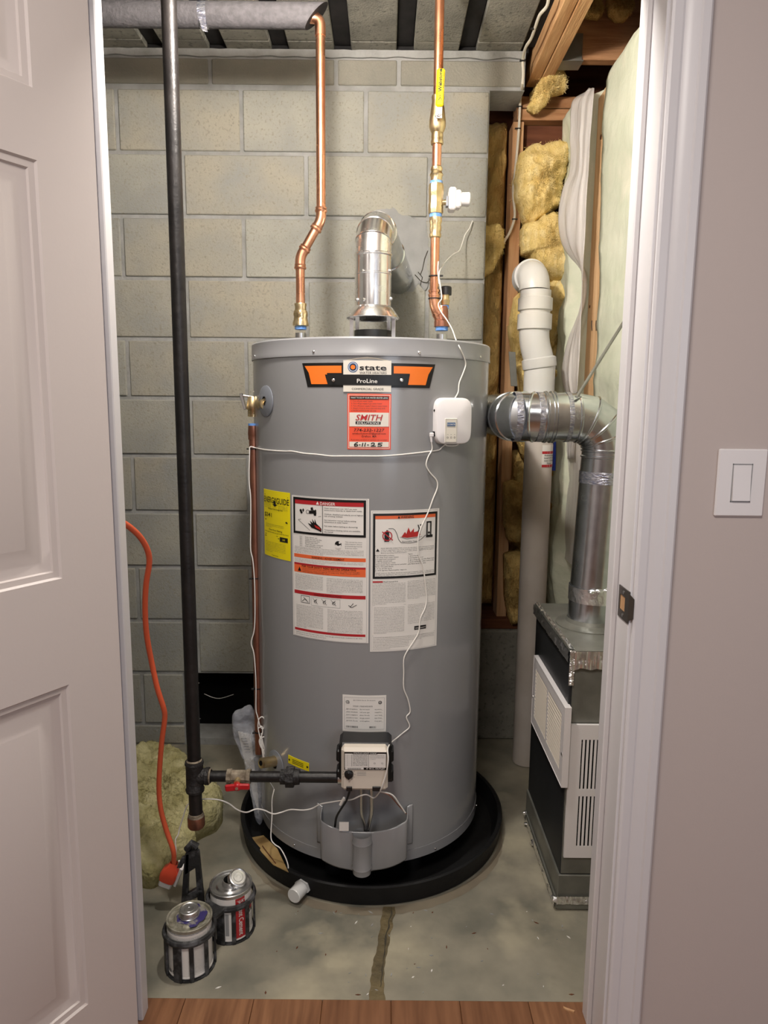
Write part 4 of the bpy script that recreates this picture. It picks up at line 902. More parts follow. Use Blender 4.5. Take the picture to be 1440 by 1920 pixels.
# ================================================================== COPPER LINES
def coup(o, d, r, L, m='copper', lip=.002, n=20):
    d = Vector(d).normalized(); o = Vector(o)
    return MB().lathe(o-d*L/2, d, [(0,r*.97),(0,r+lip*.6),(.003,r+lip*1.4),(.006,r+lip*.6),(L-.006,r+lip*.6),(L-.003,r+lip*1.4),(L,r+lip*.6),(L,r*.97)], m, n)
RC = 0.0125
hot = thing('hot_water_pipe', (xl, HY, ZT+0.02), 'left copper water pipe rising from the heater with an offset bend', 'pipe', None)
def hz(y, x=None): return ZA(xl if x is None else x, HY, y)
XU = A(602,390,HY).x; zt_p = 2.295
P = [Vector((xl,HY,hz(573))), Vector((xl,HY,hz(482))), Vector((XU,HY,hz(412,XU))), Vector((XU,HY,zt_p))]
MB().tube([P[0], P[1]], RC, 'copper', 18).build('pipe', hot)
dg = (P[2]-P[1]).normalized()
MB().tube([P[1], P[2]], RC, 'copper', 18).build('pipe', hot)
MB().tube([P[2], P[3]-Vector((0,0,.02))], RC, 'copper', 18).build('pipe', hot)
for (c, d0, d1) in ((P[1], up, dg), (P[2], dg, up)):
    s1 = c-d0*.022; s2 = c+d1*.022
    m2 = MB(); m2.tube(fillet([c-d0*.030, c, c+d1*.030], .028), RC+.0016, 'copper', 20)
    for q, dq in ((c-d0*.026, d0), (c+d1*.026, d1)): m2.lathe(q-dq*.006, dq, [(0,RC+.001),(0,RC+.0035),(.004,RC+.0045),(.008,RC+.0025),(.012,RC+.0035),(.012,RC)], 'copper', 20)
    m2.build('elbow', hot)
ins_d = Vector((-1,0.0,0))
m2 = MB(); m2.tube(fillet([P[3]-up*.045, P[3], P[3]+ins_d*.045], .03), RC+.0016, 'copper', 18); m2.build('elbow', hot)
zz = [hz(y) for y in (576,590,608,618)]
m2 = MB(); m2.lathe((xl,HY,0), (0,0,1), [(zz[0]+.010,RC),(zz[0]+.010,RC+.004),(zz[0]+.006,RC+.005),(zz[0],RC+.003),(zz[0]-.012,RC+.004),(zz[0]-.014,RC+.002)], 'brass', 20); m2.build('press_fitting', hot)
m2 = MB(); m2.lathe((xl,HY,0), (0,0,1), [(hz(590)+.012,RC),(hz(590)+.010,RC+.006),(hz(590),RC+.008),(hz(594),RC+.006),(hz(600),RC+.007),(hz(606),RC+.010),(hz(611),RC+.010),(hz(613),RC)], 'brass', 20); m2.build('union', hot, label='brass union')
MB().lathe((xl,HY,0), (0,0,1), [(hz(613),0),(hz(613),.0165),(hz(618),.0165),(hz(618),0)], 'bluetape', 20).build('thread_tape', hot)
# cold line
XC = A(816,450,HY).x; cz = lambda y, x=XC, yy=HY: ZA(x, yy, y)
cold = thing('cold_water_pipe', (XC, HY, ZT+0.02), 'right copper water pipe with yellow-handled ball valve above the heater', 'pipe')
MB().tube([(XC,HY,cz(205)), (XC,HY,2.43)], RC, 'copper', 18).build('pipe', cold)
MB().tube([(XC,HY,cz(318)), (XC,HY,cz(262))], RC, 'copper', 18).build('pipe', cold)
MB().tube([(XC,HY,cz(545)), (XC,HY,cz(435))], RC, 'copper', 18).build('pipe', cold)
v1 = [(cz(272),RC),(cz(271),RC+.004),(cz(266),RC+.005),(cz(262),RC+.003),(cz(256),RC+.004),(cz(250),RC+.003),(cz(246),RC+.006),(cz(238),RC+.010),(cz(228),RC+.010),(cz(218),RC+.008),(cz(205),RC+.006),(cz(195),RC+.004),(cz(190),RC+.003),(cz(184),RC+.005),(cz(180),RC+.004),(cz(178),RC)]
bv = MB().lathe((XC,HY,0), (0,0,1), v1, 'brass', 20).build('ball_valve', cold, label='brass ball valve')
p = A(822,214,HY-.03); hxx = p.x
m2 = MB(); m2.cyl((hxx,HY-.01,p.z), (hxx,HY-.034,p.z), .009, m='brass', n=16).cyl((hxx,HY-.034,p.z), (hxx,HY-.038,p.z), .008, m='silver', n=6).cyl((hxx,HY-.038,p.z),(hxx,HY-.041,p.z),.0045,m='silver',n=12)
m2.rbox(Vector((hxx+.001,HY-.033,p.z+.012)), XX, YY, ZZ, .009, .0014, .024, .0008, 'silver'); m2.build('valve_stem', bv)
q0 = A(824,200,HY-.035); q1 = A(827,129,HY-.035)
m2 = MB(); m2.rbox((q0+q1)/2, XX, YY, Vector((q1.x-q0.x,0,q1.z-q0.z)).normalized(), .0105, .005, (q1.z-q0.z)/2, .0035, 'yellow')
hd = m2.build('valve_handle', bv, label='yellow handle')
hl = Sheet(.09, .016, (lambda o: (lambda u, v, h: o+Vector((-.008+v, -h, u))))(Vector((q0.x+.001, HY-.0402, q0.z+.012))))
hl.text('Webstone', 0.25, 0.72, 0.55, 'p_black', width=0.62, bold=0.09, h=1); hl.line([(0.02,0.2),(0.1,0.5),(0.02,0.8)],0.0018,'p_black',1); hl.line([(0.1,0.3),(0.16,0.5),(0.1,0.7)],0.0014,'p_black',1); hl.text('shut off valve', 0.35, 1.05, 0.18, 'p_black', width=0.45, h=1)
hl.mb.build('handle_print', hd)
zl = [(cz(341),RC),(cz(340),RC+.004),(cz(333),RC+.003),(cz(328),RC+.006),(cz(322),RC+.002),(cz(318),RC+.004),(cz(314),RC+.003),(cz(312),RC)]
MB().lathe((XC,HY,0), (0,0,1), zl, 'brass', 20).build('press_fitting', cold)
zl = [(cz(447),RC),(cz(445),RC+.003),(cz(440),RC+.004),(cz(436),RC+.002),(cz(430),RC+.004),(cz(420),RC+.003),(cz(416),RC+.005),(cz(408),RC+.005),(cz(407),RC)]
MB().lathe((XC,HY,0), (0,0,1), zl, 'brass', 20).build('press_fitting', cold)
for ya_, yb_ in ((347,340),(408,400)): MB().lathe((XC,HY,0), (0,0,1), [(cz(ya_),0),(cz(ya_),RC+.0045),(cz(yb_),RC+.0045),(cz(yb_),0)], 'bluetape', 20).build('thread_tape', cold)
MB().lathe((XC,HY,0), (0,0,1), [(cz(402),.010),(cz(401),.0195),(cz(397),.0205),(cz(384),.0205),(cz(382),.0195),(cz(366),.0195),(cz(364),.0205),(cz(350),.0205),(cz(345),.019),(cz(344),.010)], 'brass', 8, smooth=False).build('motor_valve_body', cold)
za_ = cz(375); 
m2 = MB(); m2.cyl((XC+.015,HY,za_-.006),(XC+.034,HY,za_-.006),.007,m='brass',n=12)
m2.rbox(Vector((XC+.030,HY-.004,za_-.006)), XX, YY, ZZ, .003,.010,.013,.001,'discgrey')
m2.build('mounting_bracket', cold)
m2 = MB(); m2.rbox(Vector((XC+.044,HY,za_)), XX, YY, ZZ, .010,.022,.029,.004,'plastic'); m2.rbox(Vector((XC+.060,HY,za_)), XX, YY, ZZ, .008,.019,.023,.004,'plastic')
m2.lathe((XC+.064,HY,za_+.002), XX, [(0,.018),(.014,.018),(.026,.0185),(.028,.017),(.028,0)], 'plastic', 24); m2.build('valve_actuator', cold, label='white plastic actuator')
# lower bend into the angled brass tee
pa = Vector((XC,HY,cz(572))); pb = Vector((xr_,HY,ZT+.075))
m2 = MB(); m2.tube(fillet([Vector((XC,HY,cz(545))), pa, pb+Vector((0,0,-.010))], .03), RC+.0018, 'copper', 20)
for y in (545,553): m2.lathe((XC,HY,cz(y)-.004), up, [(0,RC+.001),(0,RC+.004),(.006,RC+.004),(.006,RC+.001)], 'copper', 20)
dq = (pb-pa).normalized(); m2.lathe(pa+dq*.022, dq, [(0,RC),(0,RC+.005),(.008,RC+.005),(.008,RC)], 'copper', 20); m2.build('elbow', cold)
rz = lambda y: ZA(xr_, HY, y)
MB().lathe((xr_,HY,0), up, [(rz(613),.010),(rz(613),.0215),(rz(602),.0215),(rz(600),.0185),(rz(590),.0180),(rz(580),.0165),(rz(574),.014),(rz(574),0)], 'copperdull', 20).build('angled_tee', cold, label='dull brass angled tee')
MB().lathe((xr_,HY,0), up, [(rz(620),0),(rz(620),.0175),(rz(612),.0175),(rz(612),0)], 'bluetape', 20).build('thread_tape', cold)
xb_ = A(835,555,HY+.01).x
m2 = MB(); m2.lathe((xb_,HY+.01,0), up, [(rz(578),0),(rz(578),.0105),(rz(572),.0105),(rz(572),.008)], 'bluetape', 16).lathe((xb_,HY+.01,0), up, [(rz(572),.008),(rz(571),.011),(rz(562),.014),(rz(561),.011),(rz(550),.011)], 'brass', 12)
m2.tube([Vector((xb_,HY+.01,rz(580))), Vector((xr_,HY,rz(590)))], .010, 'brass', 12).build('vacuum_relief', cold)
m2 = MB(); m2.lathe((xb_+.002,HY+.01,0), up, [(rz(552),0),(rz(552),.0155),(rz(538),.0155),(rz(536),.013),(rz(536),0)], 'black', 20).build('black_cap', cold)
for y in (518, 560):
    m2 = MB(); m2.lathe((XC,HY,cz(y)-.0015), up, [(0,RC+.004),(.003,RC+.004),(.003,RC+.001),(0,RC+.001),(0,RC+.004)], 'black', 20); m2.rbox(Vector((XC+.018,HY-.008,cz(y))), XX, YY, ZZ, .005,.003,.002,.0005,'black'); m2.build('cable_tie', cold)
# insulated pipe along the wall top
zi = zt_p; e0 = P[3]+Vector((0.000,0,0.004))
fo = thing('insulated_pipe', (-0.8, HY, zi), 'grey foam insulated pipe running under the ceiling to the left', 'pipe')
m2 = MB(); NF = 32; RF = .031; vs = []
xsn = [-1.44]+[-1.4+0.1*k for k in range(11)]
for x in xsn:
    for k in range(NF):
        t = 2*PI*k/NF; vs.append((x, HY+RF*math.cos(t), zi+.004+RF*math.sin(t)))
for k in range(NF):     # mitred end
    t = 2*PI*k/NF; vs.append((P[3].x-.010+.030*math.sin(t), HY+RF*math.cos(t), zi+.004+RF*math.sin(t)))
nR = len(xsn)+1
m2.add(vs, [(i*NF+k, (i+1)*NF+k, (i+1)*NF+(k+1)%NF, i*NF+(k+1)%NF) for i in range(nR-1) for k in range(NF)], 'foam', True)
m2.add([vs[(nR-1)*NF+k] for k in range(NF)], [tuple(range(NF))[::-1]], 'joint_dark'); m2.build('foam_sleeve', fo)
xt = A(383,35,HY).x
m2 = MB(); m2.lathe((xt-.012,HY,zi+.004), XX, [(0,RF+.0006),(.022,RF+.0006)], 'tape', 32); m2.prism([(xt-.01,HY-.028,zi-.012),(xt+.008,HY-.028,zi-.012),(xt+.012,HY-.016,zi-.045),(xt-.002,HY-.016,zi-.042)], (0,.0006,0), 'tape').build('tape_band', fo)

# discharge pipe of the relief valve
dx_ = px_; dz0 = zt0-.063; zend = ZA(dx_, 1.95, 1412)
dc = thing('relief_discharge_pipe', (dx_, 1.95, zend), 'aged copper discharge pipe hanging beside the heater from the relief valve', 'pipe')
MB().tube([(dx_,1.95,dz0),(dx_,1.95,zend)], .0122, 'copperdull', 16).build('pipe', dc)
MB().lathe((dx_,1.95,dz0), (0,0,-1), [(-.004,0),(-.004,.0135),(.020,.0150),(.022,.0142),(.034,.0142),(.034,.0122)], 'copperdull', 18).build('adapter', dc)
for y in (842,1084,1290,1372): 
    m2 = MB(); m2.lathe((dx_,1.95,ZA(dx_,1.95,y)), up, [(0,.0140),(.003,.0140),(.003,.0122),(0,.0122),(0,.0140)], 'black', 16); m2.rbox(Vector((dx_-.013,1.94,ZA(dx_,1.95,y)+.001)), XX, YY, ZZ, .004,.003,.002,.0005,'black'); m2.build('cable_tie', dc)

# ================================================================== GAS LINE
GY = 1.66; gp = A(365,1455,GY); gX = gp.x; gzz = gp.z
gas = thing('gas_pipe', (gX, GY, ZA(gX,GY,1550)), 'black iron gas pipe dropping from the ceiling with a branch to the heater', 'pipe')
MB().tube([(gX,GY,ZA(gX,GY,1437)),(gX,GY,2.43)], .0165, 'iron', 24).build('riser', gas)
def gx_(x): return A(x,1452,GY).x
m2 = MB(); m2.lathe((gX,GY,gzz), up, [(-.040,.015),(-.040,.0225),(-.034,.0235),(-.030,.0215),(.030,.0215),(.034,.0235),(.040,.0225),(.040,.015)], 'irond', 28); m2.lathe((gX,GY,gzz), XX, [(0,.020),(.026,.020),(.028,.0215),(.036,.0215),(.036,.010)], 'irond', 24); m2.build('tee', gas)
MB().lathe((gX,GY,gzz+.040), up, [(0,.0175),(.002,.0195),(.006,.0175)], 'dope', 24).build('pipe_dope', gas); m2 = MB(); m2.lathe((gX+.036,GY,gzz), XX, [(0,.0165),(.002,.019),(.005,.0165)], 'dope', 24); m2.build('pipe_dope', gas)
zd = ZA(gX,GY,1550)
MB().tube([(gX,GY,gzz-.038),(gX,GY,zd+.02)], .0165, 'iron', 24).build('drip_leg', gas)
MB().lathe((gX,GY,zd), up, [(0,0),(0,.019),(.004,.0215),(.026,.0215),(.030,.0205),(.030,.017)], 'copperdull', 24).lathe((gX,GY,zd+.030), up, [(0,.0205),(.008,.0185),(.009,.017)], 'dope', 24).build('pipe_cap', gas)
rg = .0135
MB().tube([(gX+.03,GY,gzz),(gx_(426),GY,gzz)], rg, 'iron', 20).build('pipe', gas)
MB().tube([(gx_(470),GY,gzz),(gx_(526),GY,gzz)], rg, 'iron', 20).build('pipe', gas)
MB().tube([(gx_(560),GY,gzz),(gx_(640),GY,gzz)], rg, 'iron', 20).lathe((gx_(634),GY,gzz), XX, [(0,rg),(0,.017),(.02,.017)], 'steel', 20).build('pipe', gas)
L_ = gx_(470)-gx_(426)
gb = MB(); gb.lathe((gx_(426),GY,gzz), XX, [(0,.012),(0,.019),(.010,.019),(.012,.0165),(L_-.012,.0165),(L_-.010,.019),(L_,.019),(L_,.012)], 'dope', 8, smooth=False).cyl((gx_(448),GY,gzz),(gx_(448),GY-.026,gzz-.004),.008,m='brass',n=12)
gb = gb.build('gas_cock', gas, label='dirty brass gas cock')
c = Vector((gx_(449), GY-.029, gzz-.012))
m2 = MB(); m2.lathe(c+Vector((0,.006,0)), (0,-1,0), [(0,.010),(.008,.010),(.011,.007),(.011,0)], 'red', 14); m2.rbox(c+Vector((-.016,0,-.002)), Vector((1,0,.12)).normalized(), YY, Vector((-.12,0,1)).normalized(), .014,.004,.009,.003,'red'); m2.rbox(c+Vector((.017,0,.001)), XX, YY, ZZ, .014,.004,.008,.003,'red'); m2.cyl(c+Vector((0,-.004,0)), c+Vector((0,-.008,0)), .004, m='silver', n=10)
m2.build('handle', gb, label='red handle')
u0 = gx_(526); m2 = MB()
m2.lathe((u0,GY,gzz), XX, [(0,.012),(0,.019),(.014,.019),(.016,.022)], 'irond', 8, smooth=False).lathe((u0+.014,GY,gzz), XX, [(0,.014),(0,.0265),(.020,.0265),(.020,.014)], 'irond', 8, smooth=False).lathe((u0+.034,GY,gzz), XX, [(0,.020),(.014,.0185),(.014,.012)], 'irond', 16)
m2.build('union', gas)

# ================================================================== LEAK ALARM AND CORDS
la0 = TH(846, 789); p0 = HP(la0[0], la0[1], 0.002); an = Vector((math.sin(la0[0])*0.62, -1, 0)).normalized(); ax = Vector((-an.y, an.x, 0)); 
al = thing('leak_alarm', p0, 'white plastic alarm box stuck to the upper right of the grey water heater', 'alarm')
c = p0+an*0.018-ax*.008
wA = (A(885,790,c.y).x-A(811,790,c.y).x)/2; hA = (A(846,745,c.y).z-A(846,832,c.y).z)/2
m2 = MB(); vs = []; NR = 40
def sup(u, k=5): 
    c_, s_ = math.cos(u), math.sin(u); return (math.copysign(abs(c_)**(2/k), c_), math.copysign(abs(s_)**(2/k), s_))
lay = [(-.020,.98),(-.018,1.0),(.006,1.0),(.012,.965),(.014,.90),(.0145,.0)]
for h, f in lay:
    for k in range(NR): u_, v_ = sup(2*PI*k/NR); vs.append(c+ax*(u_*wA*f)+ZZ*(v_*hA*f)+an*h)
m2.add(vs, [(i*NR+k, i*NR+(k+1)%NR, (i+1)*NR+(k+1)%NR, (i+1)*NR+k) for i in range(len(lay)-1) for k in range(NR)], 'plastic', True).build('case', al)
pc_ = c+an*.0147-ZZ*hA*.40-ax*.010; 
m2 = MB(); m2.rbox(pc_, ax, an, ZZ, wA*.34, .0012, hA*.52, .0010, 'p_cream'); kp = m2.build('keypad', al)
s1 = Sheet(2*wA*.32, 2*hA*.5, lambda u, v, h: pc_+ax*(u-wA*.32)-ZZ*(v-hA*.5)+an*(.0013+h)); 
s1.frame(0.02,0.01,0.98,0.99,0.02,'p_grey'); s1.rect(0.14,0.16,0.86,0.30,'p_blue'); s1.text('FLOODMASTER',0.5,0.265,0.06,'p_white',width=0.66,align='c',bold=.03,h=2); s1.rect(0.14,0.31,0.86,0.35,'p_grey')
for a in (0.2,0.5,0.8): s1.disc(a,0.80,.0024,'p_dark',2,r0=.0016); s1.text('ON' if a<.3 else 'SET', a, 0.69, 0.03, 'p_dark', align='c')
s1.mb.build('keypad_print', kp)
q = c-ax*wA*1.0-ZZ*hA*.55
MB().rbox(q+an*.0, ax, an, ZZ, .0015, .005, .006, .0005, 'void').build('jack', al)
MB().cyl(c-ax*(wA+.001)+ZZ*hA*.45, c-ax*(wA-.002)+ZZ*hA*.45, .003, m='void', n=10).build('button', al)
def cordC(pxs, off=.004): return [CY(x, y, off) for x, y in pxs]
def cord(name, pts, label, r=.0016, m='cord', cat='cord', group=None, n=6):
    return MB().tube(catmull(pts, 6), r, m, n).build(name, label=label, cat=cat, group=group)
# power cord: jack, down the jacket, past the valve, to the adapter
m2 = MB(); m2.rbox(q-ax*.006+ZZ*0-ZZ*.002, ax, an, ZZ, .005, .004, .005, .0015, 'plastic'); m2.tube([q-ax*.008-ZZ*.004, q-ax*.006-ZZ*.020], [.0035,.0025], 'plastic', 10); 
pc0 = q-ax*.006-ZZ*.020
pw = thing('white_cord', pc0, 'thin white power cord looping down the front of the heater to the orange extension cord', 'cord')
m2.build('barrel_plug', pw)
pts = [pc0]+cordC([(810,843),(803,856),(799,872),(806,886),(818,900),(820,914),(812,935),(802,962),(789,990),(784,1012),(785,1040),(793,1062),(797,1090),(800,1120),(797,1140),(788,1160),(785,1185),(774,1205),(758,1232),(757,1262),(757,1290),(765,1312),(769,1334),(762,1345),(768,1362),(757,1373),(745,1383)], .005)
pts += [A(733,1393,1.66), A(727,1404,1.62), A(728,1425,1.605), A(724,1450,1.605), A(715,1478,1.61), A(708,1490,1.63), A(700,1496,1.65), A(688,1490,1.64), A(676,1492,1.64), A(660,1499,1.65), A(640,1501,1.66), A(620,1504,1.67), A(600,1508,1.68), A(585,1516,1.69), A(568,1519,1.70), A(545,1518,1.72), A(528,1523,1.73), A(512,1526,1.72), A(495,1519,1.71), A(480,1517,1.70), A(462,1523,1.69), A(445,1518,1.68), A(430,1507,1.68), A(412,1500,1.68), A(392,1498,1.68), A(375,1499,1.69), A(360,1503,1.70), A(350,1512,1.70), A(344,1530,1.70), A(337,1552,1.70), A(334,1565,1.69), A(329,1575,1.68), A(330,1595,1.67), A(328,1620,1.66), A(325,1632,1.65)]
MB().tube(catmull(pts, 5), .0017, 'cord', 6).build('cord', pw)
# sensor lead: box bottom round the tank to the discharge pipe and the pan
b0 = c-ZZ*hA*.96
pts = [b0+ax*.02+an*.004, b0+ax*.012-ZZ*.006, b0-ax*.012-ZZ*.006, b0-ax*.02-ZZ*.001]
sc_ = thing('sensor_lead', HP(0, 1.0, .003), 'thin white sensor lead draped across the heater and down its copper discharge pipe', 'cord')
MB().tube(catmull(pts, 6), .0015, 'cord', 6).build('cord', sc_)
pts = [b0-ax*.012, CY(829,838,.004), CY(822,844,.003)]+cordC([(800,847),(775,850),(745,853),(715,855),(680,855),(650,855),(620,855),(595,852),(570,850),(548,846),(535,846),(515,845),(495,843)], .003)+[A(480,840,1.925), A(469,838,1.925), A(468,850,1.925)]
pts += [A(x,y,1.93) for x,y in ((467,900),(470,935),(470,990),(470,1030),(474,1050),(477,1085),(478,1120),(478,1160),(476,1185),(471,1205),(476,1225),(479,1260),(480,1290),(480,1330),(483,1343))]
MB().tube(catmull(pts, 5), .0016, 'cord', 6).build('cord', sc_)
lp = [(483,1343),(490,1352),(495,1345),(495,1370),(487,1380),(485,1395),(489,1410),(495,1418)]
for L in ([(483,1343),(488,1362),(494,1366),(496,1350),(491,1344),(485,1350),(484,1366),(489,1390),(494,1425)], [(484,1366),(491,1362),(492,1375),(486,1390),(492,1405),(498,1402),(498,1385),(493,1382),(488,1390),(499,1420),(497,1410),(490,1380)], [(490,1375),(492,1400),(496,1428),(495,1436)]):
    MB().tube(catmull([A(x,y,1.905) for x,y in L], 5), .0016, 'cord', 6).build('loop', sc_)
MB().tube(catmull([A(505,1465,1.80), A(513,1478,1.795), A(514,1485,1.79)], 5), .0010, 'p_grey', 6).build('lead', sc_)
pts = [A(514,1480,1.79), A(510,1500,1.785), A(510,1530,1.775), A(508,1570,1.765), A(515,1583,1.755), A(525,1590,1.75), A(534,1605,1.74), A(540,1622,1.735), A(540,1636,1.728)]
MB().tube(catmull(pts, 5), .0016, 'cord', 6).build('lead', sc_)
# actuator lead on the wall and cold pipe
pts = [A(886,414,2.52), A(880,428,2.51), A(872,440,2.50), A(867,455,2.48), A(861,470,2.44), A(850,477,2.38), A(838,488,2.25), A(829,500,2.10), A(824,510,2.02), A(824,525,2.02), A(827,545,2.02), A(828,560,2.02), A(822,570,2.02), A(826,583,2.01), A(838,600,1.98), A(848,618,1.92), A(854,635,1.84)]
pts += cordC([(861,650),(870,670),(873,684),(868,700),(861,718),(859,735)], .005)+[c+ZZ*hA*.98+ax*.008+an*-.004]
cord('actuator_lead', pts, 'thin white lead from the right copper pipe down to the top of the alarm box')
cord('sensor_stub', [A(822,490,2.028), A(821,505,2.028), A(822,520,2.026), A(823,532,2.026)], 'short end of thin white lead tied to the right copper pipe')

# ================================================================== ORANGE EXTENSION CORD, PLUGS
ec = thing('extension_cord', A(315,1650,1.66), 'orange extension cord hanging from behind the door with its plug near the floor', 'cord')
ep = [(150,955,1.31),(200,966,1.33),(218,974,1.36),(240,986,1.40),(262,1006,1.44),(276,1030,1.47),(280,1055,1.49),(274,1095,1.51),(272,1140,1.53),(275,1190,1.55),(284,1240,1.57),(295,1290,1.58),(306,1325,1.59),(309,1345,1.60),(304,1385,1.61),(300,1430,1.62),(298,1480,1.63),(302,1520,1.635),(313,1560,1.64),(325,1595,1.64),(326,1620,1.645)]
MB().tube(catmull([A(x,y,Y_) for x,y,Y_ in ep], 5), .0062, 'orange', 14).build('cord', ec)
pa = A(326,1618,1.645); pb = A(306,1668,1.655); pd = (pb-pa).normalized()
sd = -pd.cross(YY).normalized()
m2 = MB(); vs = []; NR = 20
for h, w_, t_ in ((-.002,.009,.009),(.010,.012,.011),(.022,.020,.015),(.040,.023,.016),(.056,.020,.015),(.058,.016,.012)):
    for k in range(NR): u_, v_ = sup(2*PI*k/NR, 3.5); vs.append(pa+pd*h+sd*(u_*w_)+YY*(v_*t_))
m2.add(vs, [(i*NR+k, i*NR+(k+1)%NR, (i+1)*NR+(k+1)%NR, (i+1)*NR+k) for i in range(5) for k in range(NR)], 'red', True); m2.mats = [M['orange2']] if 'orange2' in M else [M['p_coral']]
m2.add(vs[-NR:], [tuple(range(NR))], 'p_coral'); m2.build('socket', ec, label='red-orange socket end')
m2 = MB(); m2.rbox(pa+pd*.064+ZZ*0, sd, YY, pd, .017, .012, .011, .003, 'plastic'); m2.rbox(pa+pd*.030-sd*-.0+sd*-.024, sd, YY, pd, .0045, .012, .030, .002, 'plastic'); m2.tube([pa-sd*.018+pd*.0, pa-sd*.010-pd*.012], .0025, 'plastic', 8)
m2.build('power_adapter', label='small white power adapter plugged into the orange extension cord', cat='adapter')

# ================================================================== PVC PIPE AND LABEL
PVY = 2.43; pvx = A(1009,860,PVY).x; pz = lambda y, x=None, yy=PVY: ZA(pvx if x is None else x, yy, y)
pv = thing('vent_pipe', (pvx, PVY, 0), 'thick white plastic pipe rising behind the metal duct to an elbow in the wall', 'pipe')
R3 = .0475
MB().tube([(pvx,PVY,0.003),(pvx,PVY,pz(735))], R3, 'pvcdull', 32).build('pipe', pv)
x1 = A(1010,735,PVY).x; x2 = A(1002,610,PVY).x; x3 = A(1002,540,PVY).x
MB().tube([(x1,PVY,pz(760,x1)),(x1,PVY,pz(680,x1))], R3+.004, 'pvc', 32).lathe((x1,PVY,0), up, [(pz(748,x1),R3+.004),(pz(748,x1),R3+.008),(pz(740,x1),R3+.008),(pz(738,x1),R3+.004)], 'pvc', 32).build('socket', pv)
el = MB(); el.tube(fillet([Vector((x1,PVY,pz(715,x1))), Vector((x1,PVY,pz(682,x1))), Vector((x2,PVY,pz(640,x2))), Vector((x2,PVY,pz(600,x2)))], .05), R3+.002, 'pvc', 32)
dgp = (Vector((x2,PVY,pz(645,x2)))-Vector((x1,PVY,pz(688,x1)))).normalized()
el.lathe(Vector((x1,PVY,pz(690,x1))), (up+dgp).normalized(), [(0,R3),(0,R3+.008),(.006,R3+.009),(.03,R3+.009),(.034,R3+.004)], 'pvc', 32)
el.build('offset_bend', pv)
MB().lathe((x2,PVY,0), up, [(pz(620,x2),R3+.002),(pz(618,x2),R3+.009),(pz(590,x2),R3+.009),(pz(588,x2),R3+.002),(pz(584,x2),R3+.002),(pz(582,x2),R3+.009),(pz(560,x2),R3+.009),(pz(558,x2),R3+.003),(pz(545,x2),R3+.003)], 'pvc', 32).build('coupling', pv)
zz_ = pz(545,x3); Ro = .055
back = Vector((-.06,.99,0)).normalized()
pts = arc_elbow(Vector((x3,PVY,zz_)), up, back, Ro, 12); 
m2 = MB(); m2.tube(pts, R3+.003, 'pvc', 32); pe = pts[-1]
m2.lathe(pe-back*.004, back, [(0,R3),(0,R3+.009),(.036,R3+.009),(.038,R3)], 'pvc', 32).build('elbow', pv)
MB().tube([pe, pe+back*.07], R3, 'pvc', 28).build('pipe', pv)
ls = Sheet(.062, .058, lambda u, v, h: Vector((pvx+(R3+.0008+h)*math.sin(0.05+(u)/R3), PVY-(R3+.0008+h)*math.cos(0.05+(u)/R3), pz(833)-v)))
ls.H = pz(833)-pz(874); ls.base('p_white'); ls.rect(0,0.28,1,0.40,'p_red'); ls.rect(0,0.88,1,1,'p_red')
for b in (0.06,0.14,0.2): ls.line([(0.15,b),(0.95,b)],.0006,'p_dark',1)
for t, b in (('Andrew Lewis',0.50),('Install 5/9 11/25',0.62),('Unit 123.456',0.74)): ls.text(t, 0.12, b, 0.08, 'p_black', width=0.75, bold=.02)
ls.text('Notes', 0.3, 0.855, 0.08, 'p_black', bold=.02); ls.mb.build('pipe_label', pv, label='white and red label')
MB().tube([A(1039,745,2.52), A(1038,845,2.52), A(1037,882,2.52)], .0085, 'blue', 12).build('blue_tube', label='short blue tube end hanging behind the white pipe below the duct', cat='tube')

# ================================================================== SHEET METAL DUCT
DX, DY = .567, 1.87; DZ = A(1000,782,DY).z; RD = .0635
_c = AZ(1045,1704,0); bz = ZA(_c.x, _c.y, 1218)
du_ = thing('air_duct', (DX, DY, bz), 'round galvanised air duct rising from the furnace box and turning behind the heater', 'duct')
def gored(c0, d0, d1, R, m, n=4, r=RD, seam=.003):
    d0 = Vector(d0).normalized(); d1 = Vector(d1).normalized(); sd_ = d0.cross(d1).normalized(); NG = 40; rings = []
    for k in range(n+1):
        t = PI/2*k/n; c = Vector(c0)+d1*R*(1-math.cos(t))+d0*R*math.sin(t); dr = d0*math.cos(t)+d1*math.sin(t); b = dr.cross(sd_)
        for (o_, rr) in ((-.004,r),(-.0015,r+seam),(.0015,r+seam),(.004,r)):
            rings.append([c+dr*o_+(sd_*math.cos(2*PI*q/NG)+b*math.sin(2*PI*q/NG))*rr for q in range(NG)])
    mb = MB(); vs = [v for g in rings for v in g]
    mb.add(vs, [(i*NG+q, (i+1)*NG+q, (i+1)*NG+(q+1)%NG, i*NG+(q+1)%NG) for i in range(len(rings)-1) for q in range(NG)], m, True)
    return mb, Vector(c0)+d1*R+d0*R
Rb = .085; left = Vector((-1,0,0))
MB().lathe((DX,DY,0), up, [(bz-.004,RD+.03),(bz+.003,RD+.03),(bz+.005,RD+.012),(bz+.010,RD+.004),(bz+.020,RD)], 'galvdull', 48).build('duct_collar', du_)
zb0 = DZ-Rb
DX0 = DX; DX = DX0+.017
MB().tube([(DX0,DY,bz+.004),(DX,DY,zb0)], RD, 'galv', 48).build('duct_section', du_)
MB().lathe((DX,DY,0), up, [(zb0-.020,RD+.0005),(zb0-.018,RD+.003),(zb0-.014,RD+.003),(zb0-.012,RD+.0005)], 'galv', 48).build('seam_bead', du_)
e1, pe1 = gored((DX,DY,zb0), up, left, Rb, 'galv'); e1.build('duct_elbow', du_)
xt_ = .345+.07
MB().tube([pe1, Vector((xt_,DY,DZ))], RD, 'galv', 48).build('duct_section', du_)
